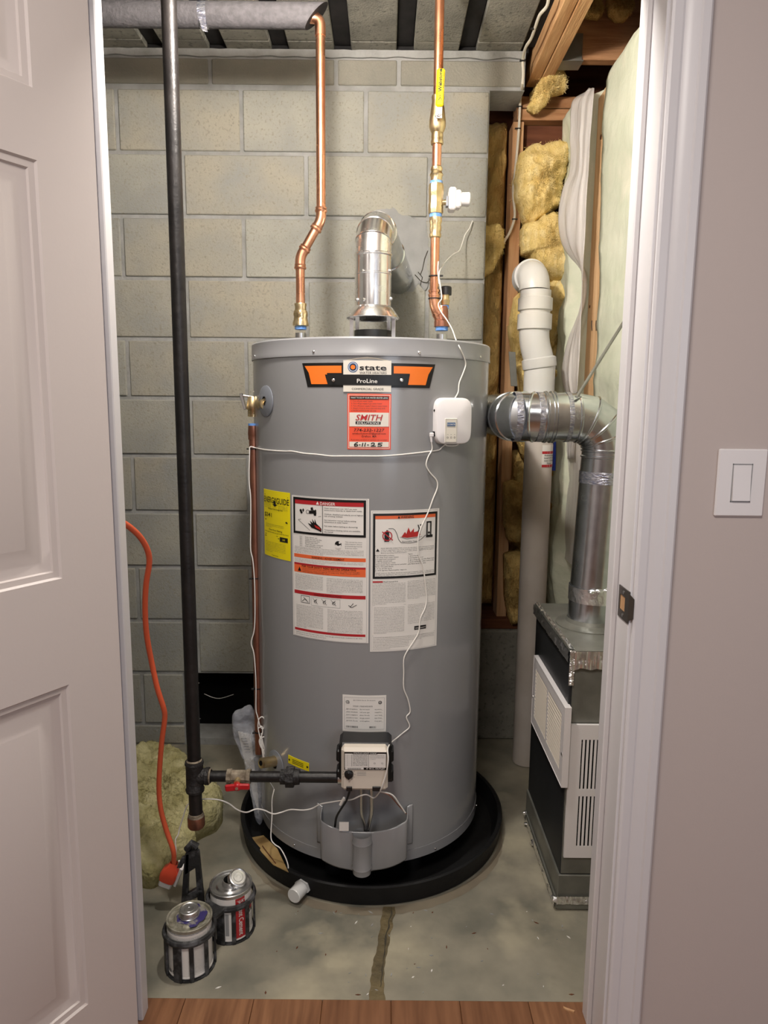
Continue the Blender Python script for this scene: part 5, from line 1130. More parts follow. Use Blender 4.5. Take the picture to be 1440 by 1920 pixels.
for x in (1022,1031,1037): 
    xx = A(x,782,DY).x; MB().lathe((xx,DY,DZ), XX, [(-.002,RD),(-.001,RD+.004),(.001,RD+.004),(.002,RD)], 'galv', 48).build('seam_bead', du_)
e2, pe2 = gored((xt_,DY,DZ), left, YY, .07, 'galv'); e2.build('duct_elbow', du_)
MB().tube([pe2, pe2+YY*.5], RD, 'galv', 32).build('duct_section', du_)
def tband(c, d, a, b, r, name='foil_tape', m='tape'):
    d = Vector(d); return MB().lathe(c, d, [(a,r),(a,r+.0008),(b,r+.0008),(b,r)], m, 40).build(name, du_)
for x0_, x1_ in ((962,974),(1004,1014),(1058,1066)): tband((0,DY,DZ), XX, A(x0_,782,DY).x, A(x1_,782,DY).x, RD+.0005)
tband((DX-.003,DY,0), up, ZA(DX,DY,905), ZA(DX,DY,883), RD+.0005); tband((DX0+.002,DY,0), up, ZA(DX0,DY-RD,1136), ZA(DX0,DY-RD,1108), RD+.0012, m='foil')
for i in range(3):
    p = Vector((DX0-.02+.02*i, DY-RD-.002, ZA(DX,DY-RD,1110)+.002*i)); pillow([p+Vector((math.cos(t)*.012,0,math.sin(t)*.006)) for t in [PI*k/6 for k in range(12)]], .006, 'foil', i, K=5, Mb=24, namp=1.2, nfreq=60, normal=(0,-1,0), back=.003).build('tape_wrinkle', du_)
# hanger rod to the ceiling
MB().tube([A(1081,745,1.82), AX(1178,590,.645)], .0042, 'galvdull', 10).build('hanger_rod', label='thin grey metal rod slanting up from the top of the galvanised duct', cat='rod')
m2 = MB(); m2.rbox(A(962,692,2.55), Vector((1,0,-.05)).normalized(), YY, Vector((.10,0,-1)).normalized(), .012,.0015,.060,.001,'galvdull'); m2.build('metal_strap', label='flat grey metal strap standing behind the duct beside the wooden stud', cat='strap')

# ================================================================== FURNACE BOX
_c = AZ(1045,1704,0); bx0, by0, by1 = _c.x, _c.y, 2.07
fb = thing('furnace_box', (.56, 1.87, 0), 'grey sheet metal furnace cabinet with white grilles standing on the floor at right', 'furnace')
bw = .642
MB().box((bx0+.002,by0+.002,.095), (bw,by1,.45), 'sheetdark', bev=.002).build('lower_cabinet', fb)
MB().box((bx0+.003,by0+.006,.45), (bw,by1-.004,bz-.006), 'sheetdark', bev=.002).build('upper_cabinet', fb)
MB().box((bx0+.010,by0+.004,.47), (bw,by0+.0065,bz-.03), 'galvdull').build('front_panel', fb)
MB().box((bx0+.004,by0-.001,.102), (bw,by0+.0025,.43), 'galvdull').build('front_panel', fb)
MB().box((bx0+.006,by0-.001,.448), (bw,by0+.004,.472), 'galvdull', bev=.001).cyl((bx0+.035,by0-.004,.460),(bx0+.035,by0,.460),.004,m='silver',n=10).build('trim_strip', fb)
MB().box((bx0-.002,by0-.004,bz-.008), (bw,by1+.002,bz), 'galvdull', bev=.002).build('top_panel', fb)
MB().box((bx0-.006,by0-.006,.0), (bw,by1+.004,.030), 'galvdull', bev=.004).build('base_pan', fb)
MB().box((bx0-.003,by0-.003,.030), (bw,by1+.002,.098), 'galvdull', bev=.002).build('plinth', fb)
# foil tape along the top edges and floor
def foilstrip(p, q, wv, nrm, seed, name='foil_tape', parent=fb, m='foil'):
    p = Vector(p); q = Vector(q); wv = Vector(wv); nrm = Vector(nrm); n = 60; vs = []
    for i in range(n+1):
        t = i/n
        for k in range(5):
            s_ = k/4; b = p.lerp(q, t)+wv*s_*(1+0.12*noise.noise(Vector((t*9, seed, 0)))); vs.append(b+nrm*(0.0026+0.0050*noise.noise(Vector((t*40, s_*5, seed)))*(1 if 0 < k < 4 else .4)))
    return MB().add(vs, [(5*i+k, 5*i+k+1, 5*i+k+6, 5*i+k+5) for i in range(n) for k in range(4)], m, True).build(name, parent, ang=20)
foilstrip((bx0-.002,by0-.005,bz-.002), (bw,by0-.005,bz-.002), (0,0,-.045), (0,-1,0), 1)
foilstrip((bx0-.003,by0-.004,bz-.002), (bx0-.003,by1,bz-.002), (0,0,-.030), (-1,0,0), 2)
foilstrip((bx0-.001,by0-.004,bz-.09), (bx0-.001,by0-.004,bz), (.012,-.001,0), (-.5,-.8,0), 3)
foilstrip((bx0-.003,by0-.004,bz+.001), (bx0-.003,by1,bz+.001), (.012,0,0), (0,0,1), 8)
foilstrip((bx0-.006,by0-.007,.042), (bw,by0-.007,.042), (0,0,-.022), (0,-1,0), 4)
foilstrip((bx0-.008,by0-.006,.030), (bx0-.008,by1,.030), (0,0,-.022), (-1,0,0), 5)
for y_, z_, s_ in ((2.02,.012,1),(1.93,.010,2),(2.05,.03,3),(by0-.004,.030,4)):
    cpt = Vector((bx0-.012,y_,z_)); pillow([cpt+Vector((0,math.cos(t)*.009,math.sin(t)*.008)) for t in [PI*k/6 for k in range(12)]], .004, 'foil', s_, K=5, Mb=24, namp=1.2, nfreq=60, normal=(-1,0,0), back=.006).build('foil_crumple', fb)
# side grille with two columns of slats (on the face looking left)
def PX(x, y): return APL(x, y, Vector((bx0-.006,0,0)), Vector((1,0,0)))
gA, gB, gC, gD = PX(1003,1232), PX(1065,1328), PX(1053,1468), PX(999,1356)
gy0, gy1 = (gB.y+gC.y)/2, (gA.y+gD.y)/2; gz1 = (gA.z+gB.z)/2; gz0 = (gC.z+gD.z)/2
sg = MB(); fxx = bx0-.0075
ym = (gy0+gy1)/2; o1 = .022; zt1 = gz1-.028; zb1 = gz0+.030
for (ya_,yb_,za1,zb2) in ((gy0,gy1,gz1-.028,gz1),(gy0,gy1,gz0,gz0+.030),(gy0,gy0+.030,zb1,zt1),(gy1-.030,gy1,zb1,zt1),(ym-.006,ym+.006,zb1,zt1)):
    sg.box((fxx-.002,ya_,za1),(fxx+.002,yb_,zb2),'plastic')
sg.box((fxx-.003,gy0-.002,gz0-.002),(bx0+.006,gy0,gz1+.002),'plastic').box((fxx-.003,gy1,gz0-.002),(bx0+.006,gy1+.002,gz1+.002),'plastic').box((fxx-.003,gy0,gz1),(bx0+.006,gy1,gz1+.002),'plastic').box((fxx-.003,gy0,gz0-.002),(bx0+.006,gy1,gz0),'plastic')
sg.box((bx0-.0012,gy0+.02,zb1),(bx0+.001,gy1-.02,zt1),'p_dark')
sgo = sg.build('side_grille', fb, label='white side grille with two columns of slats')
ns = 14
for (ya_,yb_) in ((gy0+.030,ym-.006),(ym+.006,gy1-.030)):
    for i in range(ns):
        z_ = zb1+(zt1-zb1)*(i+.5)/ns; h_ = (zt1-zb1)/ns*.24
        MB().prism([(fxx-.0025,ya_,z_-h_),(fxx-.0005,ya_,z_-h_-.001),(fxx+.0035,ya_,z_+h_*.8),(fxx+.0020,ya_,z_+h_)], (0,yb_-ya_,0), 'beige').build('slat', sgo)
for y_ in (gy0+.008, gy1-.008): MB().cyl((fxx-.004,y_,(gz0+gz1)/2-.02),(fxx,y_,(gz0+gz1)/2-.02),.004,m='silver',n=10).build('screw', sgo)
# front grille with upright slats
fg0 = A(1068,1360,by0-.006); fg1 = A(1061,1606,by0-.006); fx0 = (fg0.x+fg1.x)/2; fz1, fz0 = fg0.z, fg1.z
fx1 = bw-.004
colx = A(1090,1400,by0-.008).x; zr = [A(1090,y,by0-.008).z for y in (1387,1480,1493,1587)]
m2 = MB(); yf = by0-.008
for (a,b,c1,d1) in ((fx0,colx,fz0,fz1),(colx,fx1,zr[0],fz1),(colx,fx1,zr[2],zr[1]),(colx,fx1,fz0,zr[3]),(fx1-.016,fx1,zr[3],zr[0])):
    m2.box((a,yf,c1),(b,yf+.003,d1),'plastic')
m2.box((fx0,yf,fz0-.002),(fx1,by0,fz0),'plastic').box((fx0-.002,yf,fz0-.002),(fx0,by0,fz1),'plastic').box((fx0-.002,yf,fz1),(fx1,by0,fz1+.002),'plastic')
m2.box((colx-.004,by0-.0025,fz0+.01),(fx1,by0-.002,fz1-.01),'void'); fgo = m2.build('front_grille', fb, label='white front grille with upright slots')
nv = 13
for (za1,zb2) in ((zr[1],zr[0]),(zr[3],zr[2])):
    for i in range(nv):
        x_ = colx+(fx1-.016-colx)*(i+.62)/nv; w_ = (fx1-.016-colx)/nv*.30
        MB().prism([(x_-w_,yf+.0006,za1),(x_+w_,yf,za1),(x_+w_,yf+.003,za1),(x_-w_+.002,yf+.005,za1)][::-1], (0,0,zb2-za1), 'plastic').build('slat', fgo)

# ================================================================== INSULATION, SHEETING
def fuzz(mb, n, seed, nv, m, up_=Vector((0,-1,0)), L=.0075):
    r = random.Random(seed); base = [Vector(v) for v in mb.v[:nv]]; c = sum(base, Vector())/len(base)
    for _ in range(n):
        p = base[int(r.random()**.8*(len(base)-1))]; o = (p-c); o = o.normalized() if o.length > 1e-4 else up_
        q = p+Vector((r.gauss(0,.004), 0, r.gauss(0,.004)))*(1 if up_.y else 0)
        d = (o*r.uniform(.1,.9)+up_*r.uniform(.0,.5)+Vector((r.gauss(0,.7), r.gauss(0,.5), r.gauss(0,.7)))).normalized()*L*r.uniform(.4,1.5)
        sd_ = d.cross(Vector((r.gauss(0,1), r.gauss(0,1), r.gauss(0,1)))).normalized()*.0003
        mb.add([p-sd_, p+sd_, p+d*.6+sd_*.8, p+d+Vector((0,0,-.002))], [(0,1,2),(0,2,3)], m)
def wool(name, px, Y_, thick, m, seed, label, group=None, back=.03, **k):
    pm = pillow(PL(px, Y_), thick, m, seed, normal=(0,-1,0), back=back, **k); fuzz(pm, 4200, seed, 16*90, m); return pm.build(name, label=label, cat='insulation', group=group, ang=180)
def rectpts(x0, x1, z0, z1, Y_, n=8): return [Vector((x0,Y_,z1)),Vector(((x0+x1)/2,Y_,z1+.01)),Vector((x1,Y_,z1)),Vector((x1+.004,Y_,(z0+z1)/2)),Vector((x1,Y_,z0)),Vector((x0,Y_,z0)),Vector((x0-.004,Y_,(z0+z1)/2))]
def slab(name, x0, x1, z0, z1, Y_, thick, m, seed, label, nx=14, nzz=120, amp=.020, fr=7):
    vs = []; 
    for i in range(nzz+1):
        for k in range(nx+1):
            u = k/nx; v = i/nzz; x = x0+(x1-x0)*u; z = z0+(z1-z0)*v
            e = min(u, 1-u, (1-v)*3, v*3); b = thick*min(1, (e/.18))**.5 if e < .18 else thick
            q = Vector((x, Y_, z)); f = noise.fractal(q*fr+Vector((seed,0,0)), .8, 2.1, 5)*amp - abs(noise.noise(Vector((x*9+seed, z*5, seed))))*amp*1.3
            if v == 1: z += noise.noise(Vector((x*50,seed,0)))*.008
            vs.append((x+noise.noise(q*20)*.003, Y_-b-f*(.3+min(1,e/.18)*.7), z))
    w_ = nx+1; mb = MB().add(vs, [(i*w_+k, i*w_+k+1, (i+1)*w_+k+1, (i+1)*w_+k) for i in range(nzz) for k in range(nx)], m, True)
    mb.hexa([(x0,Y_-.005,z0),(x1,Y_-.005,z0),(x1,Y_+.015,z0),(x0,Y_+.015,z0),(x0,Y_-.005,z1-.01),(x1,Y_-.005,z1-.01),(x1,Y_+.015,z1-.01),(x0,Y_+.015,z1-.01)], m)
    return mb.build(name, label=label, cat='insulation', ang=180)
zs1 = ZA(.40,2.70,216); zs2 = ZA(.40,2.70,425)
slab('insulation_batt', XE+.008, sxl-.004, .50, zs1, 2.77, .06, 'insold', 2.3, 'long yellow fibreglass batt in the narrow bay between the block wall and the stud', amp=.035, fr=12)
wool('insulation_tuft', [(905,425),(930,418),(942,430),(946,450),(940,475),(930,495),(918,515),(903,520),(900,470)], 2.66, .04, 'ins', 5, 'crumpled yellow fibreglass tuft beside the edge of the block wall', ridge=.8)
wool('insulation_clump', [(972,292),(984,281),(1000,272),(1030,268),(1070,263),(1072,290),(1062,320),(1056,345),(1052,372),(1048,388),(1030,400),(1012,412),(996,428),(980,424),(970,400),(960,372),(958,345),(962,318)], 2.66, .10, 'ins', 11, 'large round yellow fibreglass clump right of the stud, uppermost in its bay', ridge=.5)
wool('insulation_clump', [(975,432),(990,420),(1012,410),(1036,396),(1046,412),(1052,430),(1066,448),(1072,470),(1076,495),(1070,520),(1040,528),(1020,520),(1003,500),(990,482),(977,478)], 2.64, .09, 'ins', 17, 'bright yellow fibreglass piece just above the white pipe elbow', ridge=.3, namp=.2)
wool('insulation_clump', [(1035,510),(1060,500),(1082,515),(1090,540),(1085,570),(1082,610),(1072,650),(1062,690),(1062,740),(1062,760),(1020,765),(1015,700),(1018,640),(1022,580),(1024,540)], 2.68, .10, 'ins', 23, 'hollowed yellow fibreglass clump to the right of the white pipe elbow', ridge=1.2)
wool('insulation_strip', [(962,560),(975,545),(985,560),(990,600),(992,640),(996,680),(1002,720),(1005,760),(985,760),(972,735),(968,700),(958,668),(952,640),(952,612),(957,585)], 2.66, .07, 'ins', 29, 'narrow yellow fibreglass strip between the stud and the left of the white pipe', ridge=.7)
wool('insulation_tuft', [(1040,118),(1054,124),(1058,140),(1064,155),(1060,172),(1048,176),(1034,178),(1024,192),(1014,206),(1002,212),(990,206),(988,200),(996,190),(994,172),(1004,160),(1018,150),(1022,132)], 2.60, .045, 'ins', 37, 'small torn yellow fibreglass tuft hanging over the top plate', ridge=.8, back=.02)
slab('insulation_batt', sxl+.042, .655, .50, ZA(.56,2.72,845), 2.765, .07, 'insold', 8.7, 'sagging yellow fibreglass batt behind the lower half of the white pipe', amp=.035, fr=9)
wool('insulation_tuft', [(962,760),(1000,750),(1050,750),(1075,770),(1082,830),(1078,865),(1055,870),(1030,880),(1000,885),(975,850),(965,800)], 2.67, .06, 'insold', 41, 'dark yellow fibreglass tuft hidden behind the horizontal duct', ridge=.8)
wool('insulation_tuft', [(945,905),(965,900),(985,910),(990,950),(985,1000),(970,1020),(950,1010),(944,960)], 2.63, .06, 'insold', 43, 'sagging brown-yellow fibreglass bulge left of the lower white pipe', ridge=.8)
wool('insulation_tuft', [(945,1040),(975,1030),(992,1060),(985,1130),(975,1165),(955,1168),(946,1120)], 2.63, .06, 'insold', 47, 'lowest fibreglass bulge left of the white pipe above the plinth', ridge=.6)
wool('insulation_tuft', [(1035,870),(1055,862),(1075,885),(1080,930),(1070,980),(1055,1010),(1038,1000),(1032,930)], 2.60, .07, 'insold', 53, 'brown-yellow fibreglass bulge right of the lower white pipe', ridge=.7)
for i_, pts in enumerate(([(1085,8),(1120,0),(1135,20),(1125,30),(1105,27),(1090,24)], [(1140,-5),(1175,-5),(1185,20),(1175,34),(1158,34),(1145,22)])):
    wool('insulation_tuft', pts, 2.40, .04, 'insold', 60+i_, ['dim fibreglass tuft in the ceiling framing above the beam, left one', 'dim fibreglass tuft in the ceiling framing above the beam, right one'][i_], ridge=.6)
# right wall batts, bulging to the left
def sideslab(name, y0, y1, z0, z1, thick, m, seed, label, amp=.018):
    nx, nzz = 26, 110; vs = []
    for i in range(nzz+1):
        for k in range(nx+1):
            u = k/nx; v = i/nzz; z = z0+(z1-z0)*v; ye = y1(z) if callable(y1) else y1; y = y0+(ye-y0)*u; e = min(u, 1 if callable(y1) else 1-u, (1-v)*12, v*12)
            q = Vector((0, y, z)); f = noise.fractal(q*5+Vector((seed,0,0)), .8, 2.1, 4)*amp
            vs.append((XR+.02-thick*min(1,(e/.15))**.5-f*min(1,e/.12), y, z))
        vs.append((XR+.02, y, z))
    nx += 1; w_ = nx+1; mb = MB().add(vs, [(i*w_+k, (i+1)*w_+k, (i+1)*w_+k+1, i*w_+k+1) for i in range(nzz) for k in range(nx)], m, True)
    mb.box((XR+.018,y0,z0),(XR+.08,(min(y1(0),ya-.003) if callable(y1) else y1),z1-.005), m)
    return mb.build(name, label=label, cat='insulation', ang=180)
_e = [AX(x_,y_,XR-.012) for x_,y_ in ((1139,120),(1134,200),(1128,300),(1128,430),(1127,560),(1114,735),(1110,800))]
def edge(z):
    L = [(p.z, p.y) for p in _e]
    if z >= L[0][0]: return L[0][1]
    for (a, b), (c_, d_) in zip(L[:-1], L[1:]):
        if c_ <= z <= a: return b+(d_-b)*(a-z)/(a-c_)
    return L[-1][1]
sideslab('insulation_batt', 1.462, edge, .05, 2.312, .034, 'inspale', 3.3, 'pale greenish wall batt between the marked stud and the doorway trim', amp=.012)
sideslab('insulation_batt', yb+.003, 2.655, .05, 2.30, .085, 'inspale', 9.1, 'pale greenish wall batt left of the marked stud behind the plastic sheeting')
# plastic sheeting, torn loose at its left edge
Lp = [(1098,172),(1075,186),(1069,210),(1068,240),(1066,262),(1068,290),(1066,325),(1056,350),(1048,385),(1046,420),(1052,455),(1066,480),(1084,505),(1091,530),(1088,565),(1076,600),(1062,640),(1054,675),(1052,705),(1058,730),(1064,745),(1062,800),(1060,860)]
Rp = [(1126,165),(1124,190),(1122,215),(1120,240),(1118,262),(1117,290),(1115,325),(1113,350),(1111,385),(1110,420),(1108,455),(1106,480),(1105,505),(1104,530),(1103,565),(1101,600),(1100,640),(1098,675),(1096,705),(1094,730),(1093,745),(1090,800),(1088,860)]
vs = []; KC = 30
Lc = catmull([Vector((x,y,0)) for x,y in Lp], 4); Rc = catmull([Vector((x,y,0)) for x,y in Rp], 4)
for a, b in zip(Lc, Rc):
    pr_ = A(b.x-12, b.y, 2.35); pl_ = A(a.x, a.y, 2.50)
    for k in range(KC+1):
        t = k/KC; q = pl_.lerp(pr_, t); f = noise.noise(Vector((t*3.2, q.z*2.2, 4)))*.035*math.sin(PI*t)+noise.noise(Vector((t*7, q.z*4, 8)))*.020*min(1,4*t)*(1-t)+abs(noise.noise(Vector((t*5+q.z*2, q.z*3, 12))))*.014*(1-t)
        vs.append(q+Vector((f*.6, -abs(f)*.9-.01*math.sin(PI*t), 0)))
nr = len(Lc); w_ = KC+1
sh_ = MB().add(vs, [(i*w_+k, (i+1)*w_+k, (i+1)*w_+k+1, i*w_+k+1) for i in range(nr-1) for k in range(KC)], 'poly', True).build('plastic_sheeting', label='loose whitish plastic sheeting hanging in folds beside the pale stud', cat='plastic sheet', ang=180)
sh_.modifiers.new('s','SOLIDIFY').thickness = .0008
m2 = MB(); vs = []
for i in range(41):
    z = .75+ (1.18-.75)*i/40
    for k in range(7): vs.append((XR-.03-.035*abs(noise.noise(Vector((k*.8,z*3,2)))), 2.20+.30*k/6+.02*noise.noise(Vector((z*6,k,0))), z))
m2.add(vs, [(i*7+k, i*7+7+k, i*7+8+k, i*7+k+1) for i in range(40) for k in range(6)], 'poly', True).build('plastic_sheeting', label='dusty lower piece of plastic sheeting behind the upright duct', cat='plastic sheet', ang=180)
# floor clump of mineral wool
gout = [(228,1425),(250,1408),(290,1400),(318,1408),(345,1425),(372,1445),(400,1462),(414,1490),(418,1515),(405,1535),(380,1545),(362,1556),(368,1575),(345,1592),(320,1600),(308,1625),(285,1640),(262,1636),(240,1628),(200,1610),(170,1540),(190,1460)]
_w = pillow([AZ(x,y,.045) for x,y in gout], .085, 'insgreen', 71, K=26, Mb=150, namp=.35, nfreq=16, normal=(0,0,1), back=.045, ridge=.9)
fuzz(_w, 6000, 5, 26*150, 'insgreen', Vector((0,0,1)), .009); _w.build('insulation_mat', label='green-yellow mineral wool lying on the floor behind the black gas pipe', cat='insulation', ang=180)
# crumpled clear bag with papers
bl = [(438,1335),(452,1332),(468,1322),(478,1340),(482,1380),(486,1430),(492,1490),(494,1530),(488,1548),(480,1540),(472,1500),(462,1455),(450,1412),(438,1380),(434,1358)]
bg = thing('manual_bag', A(470,1540,1.99), 'clear plastic bag of papers standing wedged beside the heater behind the gas pipe', 'bag')
pillow(PL(bl, 1.965), .014, 'bagp', 81, K=14, Mb=90, namp=.9, nfreq=26, normal=(0,-1,0), back=.012, ridge=1.4).build('bag_film', bg, ang=30)
pl_ = [A(446,1372,1.975), A(470,1378,1.975), A(483,1480,1.975), A(486,1530,1.975), A(474,1490,1.975), A(458,1425,1.975)]
MB().prism(pl_, (0,.006,0), 'paper').build('papers', bg)
for k in range(6):
    p = A(452+k*1.5,1385+k*5,1.9735); MB().box((p.x,p.y,p.z),(p.x+.016,p.y+.001,p.z+.0015),'p_grey').build('print_line', bg)
# cable with staples along the beam and stud
cpts = [(1030,-20,2.12),(1026,10,2.17),(1012,28,2.22),(1004,50,2.28),(996,72,2.35),(986,88,2.41),(981,105,2.47),(980,118,2.49),(981,140,2.505),(979,160,2.51),(976,182,2.63),(975,200,2.645),(973,240,2.65),(970,280,2.65),(966,320,2.65),(962,360,2.65),(965,395,2.645),(964,412,2.645),(956,435,2.65),(946,452,2.66),(938,468,2.68)]
cb = thing('electric_cable', A(973,240,2.65), 'off-white electric cable running down the beam edge and the wooden stud', 'cable')
MB().tube(catmull([A(x,y,Y_-.006) for x,y,Y_ in cpts], 5), .0046, 'cable', 8).build('cable', cb)
for x, y, Y_ in ((1001,54,2.29),(980,114,2.485),(974,200,2.645),(971,241,2.65),(965,411,2.645)):
    MB().rbox(A(x,y,Y_-.008), XX, YY, ZZ, .010, .004, .0018, .0006, 'black').build('staple', cb)

# ================================================================== CEMENT CANS IN THEIR CARRIER
f1 = AZ(361,1843,0); f2 = AZ(447,1772,0)
C1 = Vector((A(357,1780,f1.y+.053).x, f1.y+.054, 0)); C2 = Vector((A(434,1720,f2.y+.053).x, f2.y+.054, 0))
CRD = .0505; CH = .125
def can(C, label, lidm, red):
    t = thing('cement_can', C+Vector((0,0,.004)), label, 'can')
    b = MB(); b.lathe(C, up, [(.004,0),(.004,CRD-.001),(.006,CRD+.0008),(.009,CRD+.0008),(.011,CRD-.0008),(CH-.008,CRD-.0008)], 'p_white', 48)
    b.build('can_body', t)
    ld = MB(); ld.lathe(C, up, [(CH-.009,CRD-.0008),(CH-.008,CRD+.0012),(CH-.001,CRD+.0012),(CH,CRD),(CH-.001,CRD-.003),(CH-.0045,CRD-.005),(CH-.0045,.036),(CH-.001,.032),(CH-.001,.0215),(CH+.002,.0205),(CH+.010,.0195),(CH+.010,.0170),(CH-.004,.0165)], lidm, 48)
    ld.lathe(C, up, [(CH-.02,.0166),(CH-.02,0)], 'void', 24); ld.build('lid', t)
    return t
c1 = can(C1, 'round can with purple-stained lid and screw cap, nearer the doorway', 'tinpurple', False)
c2 = can(C2, 'open can with a red stripe label and its cap lying tilted on the lid', 'tin', True)
def cap(C, d, name, t, m='tin'):
    b = MB(); d = Vector(d).normalized(); b.lathe(C, d, [(0,.0150),(0,.0228),(.003,.0232),(.004,.0222),(.006,.0230),(.008,.0222),(.010,.0230),(.013,.0222),(.016,.0215),(.017,.0195),(.0155,.0175),(.0155,.0120),(.0165,.0110),(.0165,.0050),(.0155,.0045),(.0155,0)], m, 32); b.build(name, t)
cap(C1+ZZ*(CH+.002), (0.03,-.02,1), 'cap', c1)
cap(C2+Vector((.014,.002,CH+.006)), (0.45,-0.50,1), 'cap', c2)
vs = []
for k in range(41):
    t = 2*PI*k/40; ro = .034+.008*noise.noise(Vector((math.cos(t)*2, math.sin(t)*2, 3))); ro = min(ro+ (.004 if math.cos(t-.2) > 0 else -.006), .044)
    vs += [C1+Vector((math.cos(t)*.022, math.sin(t)*.022, CH+.0012)), C1+Vector((math.cos(t)*ro, math.sin(t)*ro, CH+.0002))]
MB().add(vs, [(2*k,2*k+1,2*k+3,2*k+2) for k in range(40)], 'purple').build('stain', c1, label='purple primer stain')
# labels
def canlabel(C, th0, th1, z0, z1, build, t):
    W_ = (th1-th0)*CRD; s_ = Sheet(W_, z1-z0, lambda u, v, h: Vector((C.x+(CRD+.0004+h)*math.sin(th0+u/CRD), C.y-(CRD+.0004+h)*math.cos(th0+u/CRD), z1-v))); build(s_); s_.mb.build('can_label', t)
def lab1(s):
    s.base('p_white'); s.rect(0,0,1,.02,'p_grey'); _wi[0] = 3
    s.para(lines(7,90), .02, .98, .06, .24, fill=.5); s.para(lines(26,34), .06, .40, .30, .96, fill=.5); s.para(lines(26,30), .58, .92, .30, .96, fill=.5)
    s.text('32 OZ', .1, .96, .07, 'p_black', bold=.06)
def lab2(s):
    s.base('p_white'); s.rect(.46,.0,.70,1.0,'p_red'); s.frame(.82,.35,.98,.9,.01,'p_grey'); s.rect(.84,.30,.98,.52,'p_black'); s.rect(.86,.33,.96,.44,'p_red',2)
    vs, fs = glyphs('Solvent Cement', .03); x0 = min(v[0] for v in vs); x1 = max(v[0] for v in vs); L_ = s.H*.86; k = L_/(x1-x0)
    s.mb.add([s.f(.535*s.W+v[1]*k*1.25, s.H*.07+(v[0]-x0)*k, .0011) for v in vs], fs[::1], 'p_white')
    s.text('Low VOC', .5, .08, .035, 'p_white', width=.22, bold=.02); s.para(lines(8,20), .83, .97, .56, .92, fill=.5); s.rect(.02,.35,.30,.9,'p_grey',1)
canlabel(C1, -1.1, 1.1, .010, CH-.010, lab1, c1); canlabel(C2, -.5, 1.5, .010, CH-.010, lab2, c2)
# carrier
ca = thing('can_carrier', (C1+C2)/2, 'dirty black plastic two-can carrier with an upright handle on the concrete floor', 'carrier')
RR = CRD+.006
def ringof(C, z, n=48): return [Vector((C.x+RR*math.cos(2*PI*k/n), C.y+RR*math.sin(2*PI*k/n), z)) for k in range(n+1)]
zr_ = CH-.030
for C in (C1, C2):
    m2 = MB(); vs = []; n = 56
    for k in range(n):
        t = 2*PI*k/n
        for r_, z_ in ((CRD+.003,zr_-.007),(CRD+.009,zr_-.006),(CRD+.011,zr_),(CRD+.009,zr_+.006),(CRD+.003,zr_+.007)): vs.append((C.x+r_*math.cos(t), C.y+r_*math.sin(t), z_))
    m2.add(vs, [(5*k+q, 5*((k+1)%n)+q, 5*((k+1)%n)+(q+1)%5, 5*k+(q+1)%5) for k in range(n) for q in range(5)], 'blackrough', True); m2.build('carrier_ring', ca)
    for a in (-150,-105,-72,-35,10,60,110,160,-190+360):
        t = math.radians(a); dr = Vector((math.cos(t), math.sin(t), 0)); tg = Vector((-math.sin(t), math.cos(t), 0))
        wd = .010 if a in (-105,-150) else .005
        MB().rbox(C+dr*(CRD+.0048)+ZZ*(zr_/2), tg, dr, ZZ, wd, .0024, zr_/2, .001, 'blackrough').build('upright', ca)
    MB().lathe(C, up, [(.0005,0),(.0005,CRD+.006),(.0035,CRD+.006),(.0035,0)], 'blackrough', 40).build('carrier_floor', ca)
mid = (C1+C2)/2; axc = (C2-C1).normalized(); pp = Vector((-axc.y, axc.x, 0)); 
if pp.x > 0: pp = -pp
MB().rbox(mid+ZZ*zr_, axc, pp, ZZ, .018, .030, .007, .003, 'blackrough').build('bridge', ca)
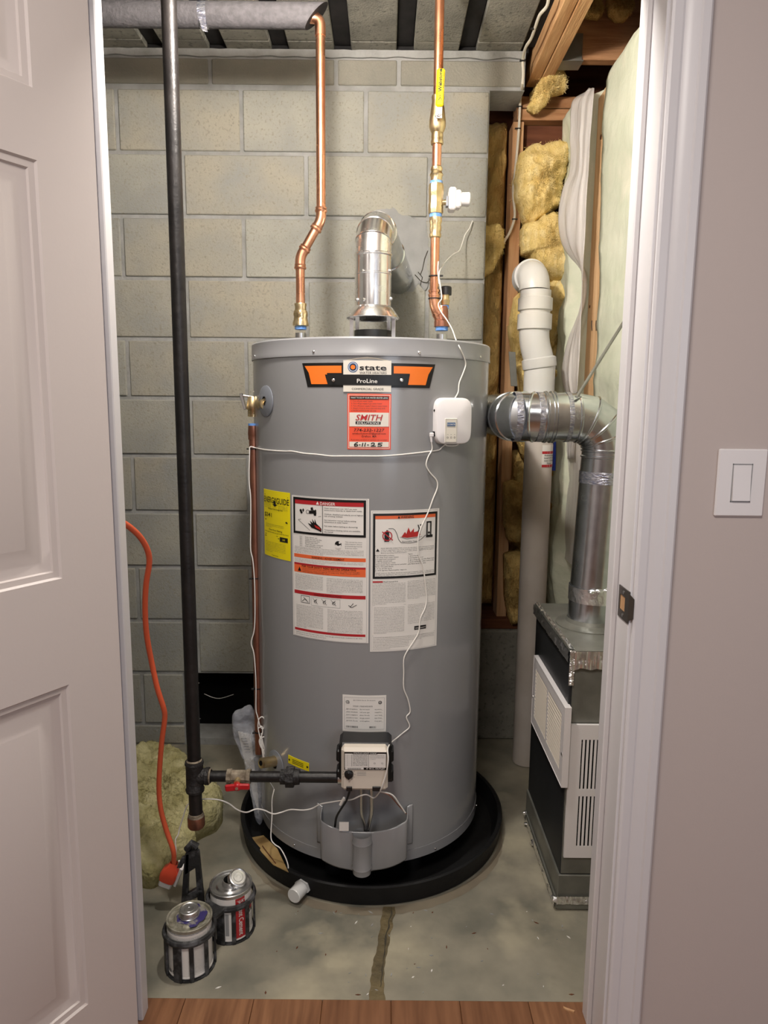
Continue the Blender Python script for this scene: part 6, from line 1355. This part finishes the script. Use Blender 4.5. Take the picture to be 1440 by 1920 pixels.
# handle: A(340..380,1585..1690)
hY = mid.y+.045; h0, h1 = A(340,1690,hY), A(381,1690,hY); t0_, t1_ = A(347,1590,hY), A(370,1583,hY)
def HQ(u, v):  # u across 0..1, v up 0..1
    b = h0.lerp(h1, u); t = t0_.lerp(t1_, u); return b.lerp(t, v)
m2 = MB(); dpt = Vector((0,.014,0))
def hbar(u0,v0,u1,v1,u2,v2,u3,v3): m2.prism([HQ(u0,v0),HQ(u1,v1),HQ(u2,v2),HQ(u3,v3)], dpt, 'blackrough')
hbar(0,-.9,.26,-.9,.30,.86,0,.86); hbar(.76,-.9,1,-.9,1,.86,.70,.86); hbar(.1,-.05,.9,.10,.9,.24,.1,.08); hbar(.1,-.9,.9,-.9,.9,-.3,.1,-.3); hbar(.1,.50,.9,.62,.9,.9,.1,.9)
m2.tube([HQ(.1,.93)+dpt*.5, HQ(.5,1.02)+dpt*.5, HQ(.9,.93)+dpt*.5], .009, 'blackrough', 10); m2.build('handle', ca)
m2 = MB(); m2.rbox(HQ(-.18,.72)+dpt*.5, XX, YY, (ZZ+XX*.5).normalized(), .006,.006,.016,.002,'blackrough'); m2.build('hook', ca)

# ================================================================== small things on the floor
p = AZ(1066,1893,.001); m2 = MB(); m2.prism([p+Vector((-.010,.006,0)), p+Vector((-.004,.002,0)), p+Vector((.012,-.005,0)), p+Vector((.009,-.009,0)), p+Vector((-.002,-.005,0)), p+Vector((-.011,.002,0))], (0,0,.003), 'wood'); m2.build('wood_chip', label='small orange wood chip on the oak floor near the right jamb', cat='chip')
m2 = MB()
for i in range(70):
    x, y = rng.uniform(290,1080), rng.uniform(1700,1868)
    if 300 < x < 480 and y < 1850: continue
    p = AZ(x, y, .0); s_ = rng.uniform(.0012,.0035); t = rng.uniform(0, PI); d1 = Vector((math.cos(t),math.sin(t),0))*s_*rng.uniform(1,2.5); d2 = Vector((-math.sin(t),math.cos(t),0))*s_*.6
    m2.prism([p-d1, p-d2, p+d1, p+d2], (0,0,.0012), rng.choice(['mortar','mortar','darkwood','p_white']))
m2.build('floor_debris', label='scattered crumbs and splinters on the concrete floor before the drain pan', cat='debris', kind='stuff')
